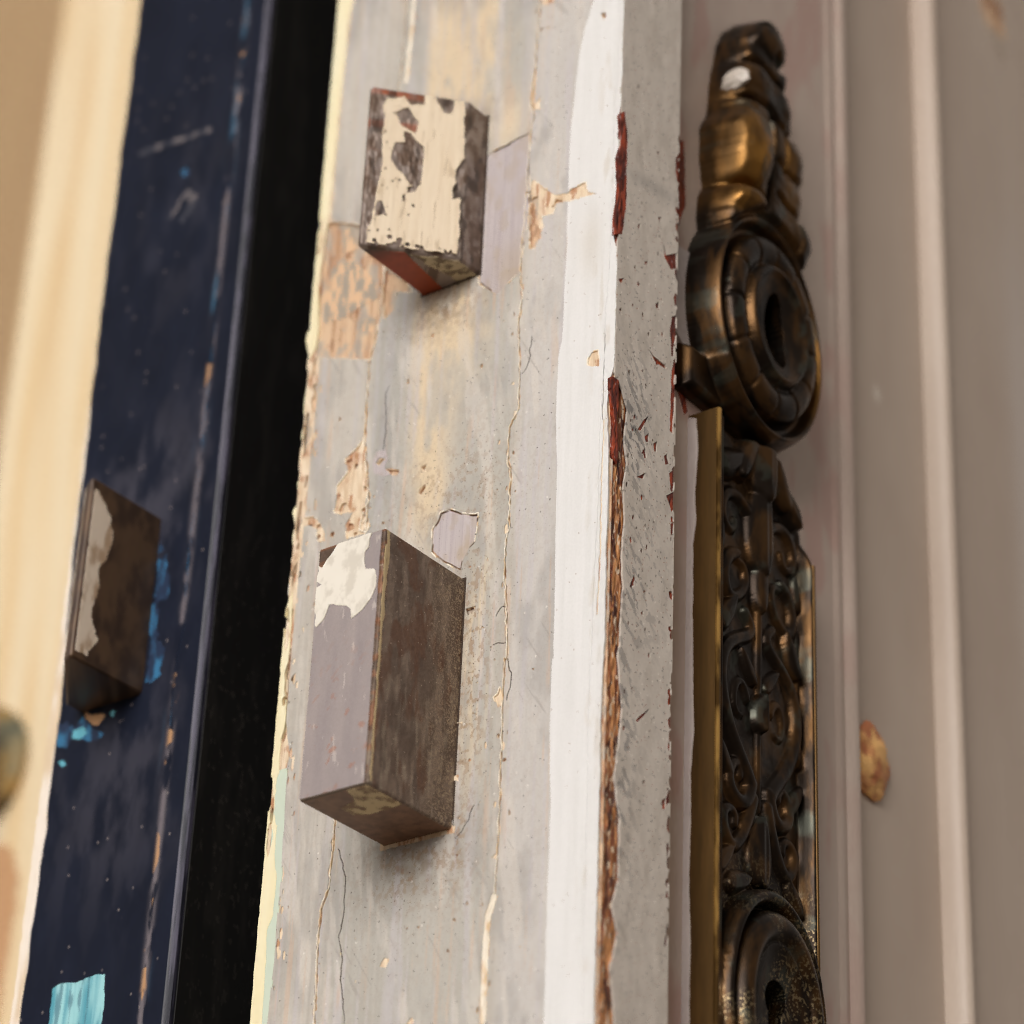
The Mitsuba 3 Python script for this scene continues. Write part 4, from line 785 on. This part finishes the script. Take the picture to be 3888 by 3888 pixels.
    def esc(cu, cv, a, b, k):
        nonlocal h
        e = ell(cu, cv, a, b)
        ang = np.arctan2((Vv - cv) / b, (U - cu) / a)
        hh = np.zeros_like(U)
        ring = lambda lo, hi, top, base: np.where((e >= lo) & (e < hi), base + (top - base) * np.sqrt(np.maximum(1 - ((e - (lo + hi) / 2) / ((hi - lo) / 2)) ** 2, 0)), 0)
        hh = np.where(e < 1.0, 3.6, 0)
        hh = np.maximum(hh, ring(0.82, 1.0, 6.9, 3.6))
        seg = np.abs(((ang / (2 * np.pi) * k) % 1) - 0.5) > 0.465 if k else np.zeros_like(U, bool)
        hh = np.where((e >= 0.66) & (e < 0.82), 3.8, hh)
        bnd = ring(0.40, 0.68, 6.6, 4.0) - 0.55 * seg
        hh = np.where((e >= 0.42) & (e < 0.66), bnd, hh)
        hh = np.where((e >= 0.30) & (e < 0.42), np.maximum(4.6, ring(0.30, 0.42, 7.0, 4.6)), hh)
        hh = np.where(e < 0.30, 4.0 + 2.0 * (e / 0.30) ** 2, hh)
        if k:
            hh = np.where(e < 1.0, 3.4, 0)
            hh = np.maximum(hh, ring(0.89, 1.0, 5.4, 3.4))
            bnd = ring(0.50, 0.83, 6.3, 3.6) - 0.5 * seg
            hh = np.where((e >= 0.53) & (e < 0.81), bnd, hh)
            hh = np.where((e >= 0.42) & (e < 0.54), np.maximum(4.4, ring(0.42, 0.54, 6.9, 4.4)), hh)
            hh = np.where(e < 0.45, 4.7 + 1.7 * (e / 0.45) ** 2, hh)
        if not k:      # the lower surround: two broad rings and a plain sunk shield
            hh = np.where(e < 1.0, 3.4, 0)
            hh = np.maximum(hh, ring(0.86, 1.0, 5.6, 3.4))
            hh = np.where((e >= 0.54) & (e < 0.84), np.maximum(3.4, ring(0.54, 0.84, 6.6, 3.4)), hh)
            hh = np.where(e < 0.57, 4.4 + 1.4 * (e / 0.57) ** 3, hh)
        h = np.where(e < 1.0, np.maximum(hh, np.where(e > 0.9, h, 0)), h)
        # keyhole
        key = np.hypot((U - cu - 0.9 + 0.12 * (Vv - cv)) / 1.9, (Vv - cv) / 5.2) * 1.0 - 1 if k else np.minimum(np.hypot(U - cu - 0.3, Vv - cv - 2.6) - 2.0, np.maximum(np.abs(U - cu - 0.3) - 1.25, np.abs(Vv - cv + 2.0) - 5.4))
        return e, key
    e1, key1 = esc(-0.4, 74.5, 12.9, 16.6, 12)
    e2, key2 = esc(0.4, -18.0, 10.8, 15.6, 0)
    # finial: lobes
    slab = lambda cu, cv, a, b, top, base=2.4: np.where(ell(cu, cv, a, b) < 1, base + (top - base) * np.maximum(1 - ell(cu, cv, a, b) ** 5, 0) ** 0.35, 0)
    dome = lambda cu, cv, a, b, top, base=2.4: np.where(ell(cu, cv, a, b) < 1, base + (top - base) * np.sqrt(np.maximum(1 - ell(cu, cv, a, b) ** 2, 0)), 0)
    body = np.clip(fsd / 3.2, 0, 1)
    fin = 3.0 + 3.2 * np.sqrt(np.maximum(1 - (1 - body) ** 2, 0))
    # a smooth tall leaf on the left, lobed leaves down the right, a curled cap on top
    for d in [(-5.8, 99.4, 4.2, 7.2, 8.2), (-6.2, 90.2, 4.2, 2.8, 7.6), (-1.6, 119.4, 4.6, 4.2, 7.4), (-4.0, 111.4, 3.8, 3.4, 6.8)]:
        fin = np.maximum(fin, dome(*d, base=4.2))
    for d in [(2.2, 110.4, 2.8, 3.0, 6.4), (4.0, 103.6, 3.6, 3.6, 6.6), (3.4, 97.6, 3.8, 3.0, 6.4), (5.8, 91.6, 3.6, 3.2, 6.6), (0.6, 92.4, 2.8, 3.6, 6.0), (1.4, 115.6, 2.2, 2.4, 6.2), (0.2, 104.6, 1.6, 5.0, 6.2), (5.8, 106.4, 1.6, 2.2, 5.6)]:
        fin = np.maximum(fin, dome(*d, base=4.6))
    trench = np.zeros_like(U)
    for ln, w, dp in [([(-10, 115.2), (-5, 114.4), (1, 113.6), (5, 113.4)], 0.45, 1.5), ([(-11.5, 108.6), (-6, 107.8), (-2, 108.2), (1, 107.0), (6, 108)], 0.45, 1.6), ([(-1.6, 107.6), (-1.2, 102), (-1.8, 96), (-2.6, 92)], 0.5, 1.7), ([(-14, 92.9), (-9, 93.2), (-4, 92.4)], 0.5, 2.2),
                      ([(0.2, 101), (4, 100.2), (9, 100.8)], 0.4, 1.3), ([(0, 95.4), (4, 94.6), (8, 95.2)], 0.4, 1.4), ([(-4.5, 92), (-1, 89.6), (4, 88.6)], 0.45, 1.4), ([(1.6, 106.6), (2.2, 103), (1.4, 99.8)], 0.3, 0.8), ([(-4, 121.4), (0, 121.0), (2.6, 118.6), (1.4, 116.8), (-1.0, 117.4)], 0.4, 1.4), ([(3.2, 113), (3.8, 110), (2.8, 107.6)], 0.3, 0.9), ([(5.2, 95), (5.6, 91), (4.6, 88)], 0.3, 0.8)]:
        dd, _ = dist(curve(ln, 20))
        trench = np.maximum(trench, dp * np.exp(-(dd / w) ** 2))
    fin = fin - trench
    fin += 0.35 * (meshkit.fbm(np.stack([U * 0.8, Vv * 0.8, U * 0], -1), 3, 9) - 0.5)
    fin = np.maximum(fin, 1.6)
    h = np.where((Vv > 86) & (e1 > 1.0), fin, h)
    h = np.where((Vv > 57.5) & (Vv <= 86) & (e1 > 1.0), np.maximum(2.4, dome(6.8, 91.0, 4.6, 4.4, 6.4)), h)
    h = h * np.clip((sd + 0.05) / 0.85, 0.02, 1) ** 0.42
    from scipy.ndimage import gaussian_filter
    h = np.where(sd > 0, np.where((sd < 2.0) | (Vv > 57), gaussian_filter(h, 1.3), gaussian_filter(h, 0.6)), h)
    hole = np.minimum(key1, key2) < 0
    ins = sd > 0
    n, m = U.shape
    idx = np.arange(n * m).reshape(n, m)
    q = np.stack([idx[:-1, :-1], idx[:-1, 1:], idx[1:, 1:], idx[1:, :-1]], -1).reshape(-1, 4)
    h = np.where(hole, 0.3, h)
    # the outermost vertices are drawn onto the outline, so that it runs smoothly
    gv, gu = np.gradient(sd, 0.16, du)
    g2 = np.maximum(gu * gu + gv * gv, 0.05)
    near = (sd <= 0) & (sd > -0.4)
    Us = np.where(near, U - np.clip(sd * gu / g2, -0.25, 0.25), U)
    Vs = np.where(near, Vv - np.clip(sd * gv / g2, -0.25, 0.25), Vv)
    V3 = np.column_stack([20.0 + h.ravel(), Us.ravel() + U0, Vs.ravel()])
    V3[~ins.ravel(), 0] = 19.9
    ok = ins.ravel()[q].any(1)
    q = q[ok]
    F = np.vstack([q[:, [0, 1, 2]], q[:, [0, 2, 3]]])
    cen = F[:, 0]
    k1, k2 = (e1.ravel() < 1.0), (e2.ravel() < 1.0)
    fz = (Vv.ravel() > 86) & ~k1
    hl = hole.ravel()
    return V3, F, k1[cen], k2[cen], fz[cen], hl[F].all(1)


V3, F, k1, k2, fz, hl = plate()
def pick(mask):
    m = trimesh.Trimesh(V3 * MM, F[mask], process=False)
    m.remove_unreferenced_vertices()
    return m
LP = WD + '__lock_plate'
put(LP, pick(~(k1 | k2 | fz)), 'm_brass', smooth=True)
tag(LP, 'tarnished brass lock plate with scroll relief')
put(LP + '__keyhole_surround', pick(k1 & ~hl), 'm_brass', smooth=True)
put(LP + '__keyhole_surround', pick(k2 & ~hl), 'm_brass', smooth=True)
tag(LP + '__keyhole_surround', 'upper oval keyhole surround with notched ring')
tag(LP + '__keyhole_surround_001', 'lower dusty oval keyhole surround')
put(LP + '__keyhole', pick(k1 & hl), 'm_hole'); put(LP + '__keyhole', pick(k2 & hl), 'm_hole')
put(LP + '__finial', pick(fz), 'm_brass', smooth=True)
yl = U0 - 11.4
put(LP + '__flange', extr([(19.9, yl - 0.25), (24.2, yl - 0.2), (24.42, yl), (24.42, yl + 0.5), (24.1, yl + 0.75), (19.9, yl + 0.75)], -150, 57.3), 'm_brass_flange')
put(LP + '__lower_length', extr([(19.9, yl), (24.3, yl), (24.3, yl + 22.8), (19.9, yl + 22.8)], -150, -61.9), 'm_brass')
put(LP + '__worn_glint_edge', extr([(24.1, yl - 0.24), (24.32, yl - 0.26), (24.55, yl + 0.0), (24.55, yl + 0.22), (24.1, yl + 0.22)], -150, 57.2), 'm_brass_edge', smooth=40)  # worn brass strip, edge highlight put into its paler colour
yr = U0 + 10.65
put(LP + '__worn_glint_edge', extr([(24.2, yr - 0.28), (24.45, yr - 0.2), (24.56, yr), (24.45, yr + 0.2), (24.2, yr + 0.28)], -150, 45.0), 'm_brass_flange', smooth=40)  # worn strip on the right rim, bright edge line put into its colour
# paint brushed over the foot of the flange
pf = Polygon(rough_line([(19.95, 57), (21.2, 56.5), (21.5, 52), (21.1, 46), (21.3, 42), (20.9, 39), (20.95, 30), (21.1, 20), (21.3, 14), (20.9, 9), (21.0, 2), (20.8, -4), (21.1, -12), (21.0, -22), (21.1, -60), (19.95, -60)], 0.1, seed=5, closed=True)).buffer(0)
put(WD + '__overpaint', sheet(pf, -yl + 0.25 + 0.18, -yl + 0.1, f0), 'm_moulding_paint')
tag(WD + '__overpaint', 'grey paint brushed over the foot of the lock plate')
wb = Polygon(rough_line([(13.0, 80.5), (19.0, 81.2), (20.0, 72), (20.8, 67.5), (20.0, 63.0), (18.6, 64.6), (17.4, 63.8), (15.6, 66.5), (13.0, 68)], 0.2, seed=6, closed=True)).buffer(0)
put(WD + '__overpaint', sheet(wb, 0.5, -0.1, FRONT(20.0)), 'm_moulding_paint')
fb = trimesh.creation.icosphere(4, 1.0)
fv = fb.vertices * (1 + 0.5 * (meshkit.fbm(fb.vertices * [1.3, 1.3, 2.6] + 5, 2, 6) - 0.5))[:, None]
fb.vertices = (fv * [2.1, 0.7, 1.6] + [24.2, 21.7, 110.2]) * MM
put(WD + '__overpaint', fb, 'm_lip_paint', smooth=30)
tag(WD + '__overpaint_001', 'white paint beside the upper keyhole surround')
tag(WD + '__overpaint_002', 'white paint blob on the finial of the lock plate')
red = Polygon(rough_line([(12.0, 86), (13.6, 97), (15.6, 98), (16.2, 88), (14.5, 84)], 0.3, seed=7, closed=True)).buffer(0)
put(WD + '__red_primer', sheet(red, 0.12, -0.1, FRONT(20.0)), 'm_varnish')
put(WD + '__red_primer', sheet(Polygon(rough_line([(14.4, 64), (15.8, 62), (17.2, 57.8), (16.6, 57), (15.2, 59.5)], 0.2, seed=9, closed=True)).buffer(0), 0.12, -0.1, FRONT(20.0)), 'm_varnish')

# ================================================================== THE NAVY DOOR
ND = 'navy_door_leaf'
tag(ND, 'dark navy painted door edge with a worn latch, left of the white door', 'door')
nc = [(-69.2, 1.0), (-68.8, 0.6), (-42.9, 0.6), (-42.0, 1.5), (-42.0, 520), (-69.2, 520)]
put(ND + '__stile', extr(nc, ZB, ZT), 'm_black_paint')
put(ND + '__white_coat', sheet(Polygon(rough_line([(-69.0, 190), (-69.0, -70), (-66.6, -70), (-66.6, 60), (-67.6, 75), (-67.9, 190)], 0.2, seed=3, closed=True)).buffer(0), -0.3, -0.6, f0), 'm_edge_white')
nl = rough_line([(-68.9, ZT), (-68.9, 190), (-68.9, 92), (-68.45, 86), (-68.6, 80), (-68.25, 70), (-68.3, 60), (-67.95, 50), (-67.6, 44)] + P['nv_white_right'] + [(-67.1, -16), (-67.2, -70), (-67.2, ZB)], 0.28, seed=4, freq=0.35, step=0.4).tolist()
nhole = unary_union([poly(P[k], 0.2, seed=i + 5) for i, k in enumerate(('nv_turq', 'nv_cyan_a', 'nv_cyan_b', 'nv_cyan_c', 'nv_wood_a', 'nv_blue_dot'))])
nblue = unary_union([poly(P[k], 0.5, seed=i + 15).difference(unary_union([Point(RNG.uniform(-66, -48), RNG.uniform(10, 60)).buffer(RNG.uniform(0.3, 0.9)) for _ in range(60)])) for i, k in enumerate(('nv_blue_a', 'nv_blue_b'))])
navy = Polygon(nl + [(-42.7, ZB), (-42.7, ZT)]).buffer(0)
ridge_g = ribbon([tuple(p) for p in P['nv_ridge']], 0.22, 9, gap=0.34).intersection(sbox(-60, 0, -40, 108))
put(ND + '__navy_paint', sheet(navy.difference(unary_union([nhole, nblue, ridge_g])), 0.0, -0.30, f0), 'm_navy_paint')
put(ND + '__blue_coat', sheet(unary_union([nblue, ridge_g]).difference(nhole), -0.1, -0.5, f0), 'm_blue_scrape')
tag(ND + '__blue_coat', 'brighter blue scraped bare around the latch')
put(ND + '__turquoise_coat', sheet(poly(P['nv_turq'], 0.2, seed=5), -0.12, -0.5, f0), 'm_turquoise')
tag(ND + '__turquoise_coat', 'bared turquoise patch at the bottom of the frame')
for k in ('nv_cyan_a', 'nv_cyan_b', 'nv_cyan_c', 'nv_blue_dot'):
    put(ND + '__cyan_chip', sheet(poly(P[k], 0.2, seed=6), -0.1, -0.5, f0), 'm_cyan' if k != 'nv_blue_dot' else 'm_blue_scrape')
put(ND + '__wood_chip', sheet(poly(P['nv_wood_a'], 0.2, seed=9), -0.2, -0.5, f0), 'm_tan_patch')
for k in ('nv_keyring', 'nv_scr'):
    put(ND + '__scuff', sheet(poly(P[k], 0.3, seed=11).difference(unary_union([Point(RNG.uniform(-66, -48), RNG.uniform(80, 125)).buffer(0.5) for _ in range(80)])), 0.03, -0.05, f0), 'm_scratch')
put(ND + '__corner_bead', extr([(-42.75, 0.0), (-42.5, 0.05), (-41.95, 0.6), (-41.95, 1.2), (-42.2, 1.4), (-42.75, 0.7)], ZB, ZT), 'm_navy_edge', smooth=40)
# latch, wedge leaning left
nla = ND + '__latch_bolt'
pt = [(x, y, z) for z in (30.5, 55.6) for x, y in ((-52.5, -12.6), (-54.2, -11.6), (-62.6, -2.6), (-62.6, 5), (-52.5, 5))]
put(nla, hull(pt, 0.4), 'm_old_latch', smooth=30)
tag(nla, 'brown slanted latch bolt with a ragged white paint stripe')
B0, B1 = np.array([-54.2, -11.6]), np.array([-62.6, -2.6])
db_ = (B1 - B0) / np.linalg.norm(B1 - B0); nb_ = np.array([db_[1], -db_[0]]); nb_ = nb_ if nb_ @ np.array([-1, -1]) > 0 else -nb_
NL = lambda a, b, h: np.column_stack([B0[0] + a * db_[0] + (h + 0.4) * nb_[0], B0[1] + a * db_[1] + (h + 0.4) * nb_[1], b])
put(nla + '__white_paint', sheet(poly([(0.2, 55.4), (0.2, 31), (3.0, 31), (2.2, 36), (3.6, 40), (3.0, 46), (4.6, 52), (4.6, 55.4)], 0.5, seed=4), 0.10, -0.05, NL), 'm_old_latch_paint')
NF = FRONT(-52.1)
put(nla + '__white_paint', sheet(poly([(-12.2, 54.5), (-9.2, 52), (-8.2, 48), (-10.0, 44), (-9.8, 41), (-10.6, 37), (-9.0, 34), (-10.4, 31.2), (-12.6, 31.2), (-12.6, 54.5)], 0.5, seed=5).intersection(sbox(-12.5, 30, 0, 56)), 0.06, -0.05, NF), 'm_old_latch_paint')

# ================================================================== THE CREAM DOOR and the tan board, far behind
CD = 'cream_door_leaf'
tag(CD, 'pale cream painted door behind the navy door', 'door')
put(CD + '__board', extr([(-203.0, 101), (-202, 100), (-120, 100), (-120, 140), (-203, 140)], ZB, ZT), 'm_cream_door')
put(CD + '__tan_patch', sheet(Polygon(rough_line([(-202.4, 72), (-190, 75.5), (-183, 73), (-180, 66), (-180.5, 40), (-181, -60), (-202.4, -60)], 1.0, step=1.0, freq=0.2, seed=3, closed=True)).buffer(0), 0.25, -0.2, FACE(100.0)), 'm_tan_patch')  # thin tan sheet on the board below the knob
tag(CD + '__tan_patch', 'tan patch below the knob')
kp = [(0.01, 0), (15.5, 0), (15.5, 1.2), (13.5, 2.6), (8.0, 3.2), (6.0, 6.0), (6.6, 9.0), (11.0, 12.0), (13.4, 16.0), (12.6, 20.0), (8.0, 22.6), (0.01, 23.2)]
kn = trimesh.creation.revolve(np.array(kp), sections=64)
kn.apply_transform(trimesh.transformations.rotation_matrix(math.pi / 2, [1, 0, 0]))
kn.vertices[:, [0, 2]] *= 0.86
kn.apply_translation([-195.0, 100.0, 90.0]); kn.apply_scale(MM)
put(CD + '__knob', kn, 'm_knob', smooth=40)
tag(CD + '__knob', 'tarnished brass knob at the left border')
TD = 'tan_board'
tag(TD, 'plain tan board at the far left, behind the cream door', 'door')
put(TD, extr([(-420, 150), (-196, 150), (-196, 190), (-420, 190)], ZB, ZT), 'm_tan_board')  # flat tan board left of the cream door
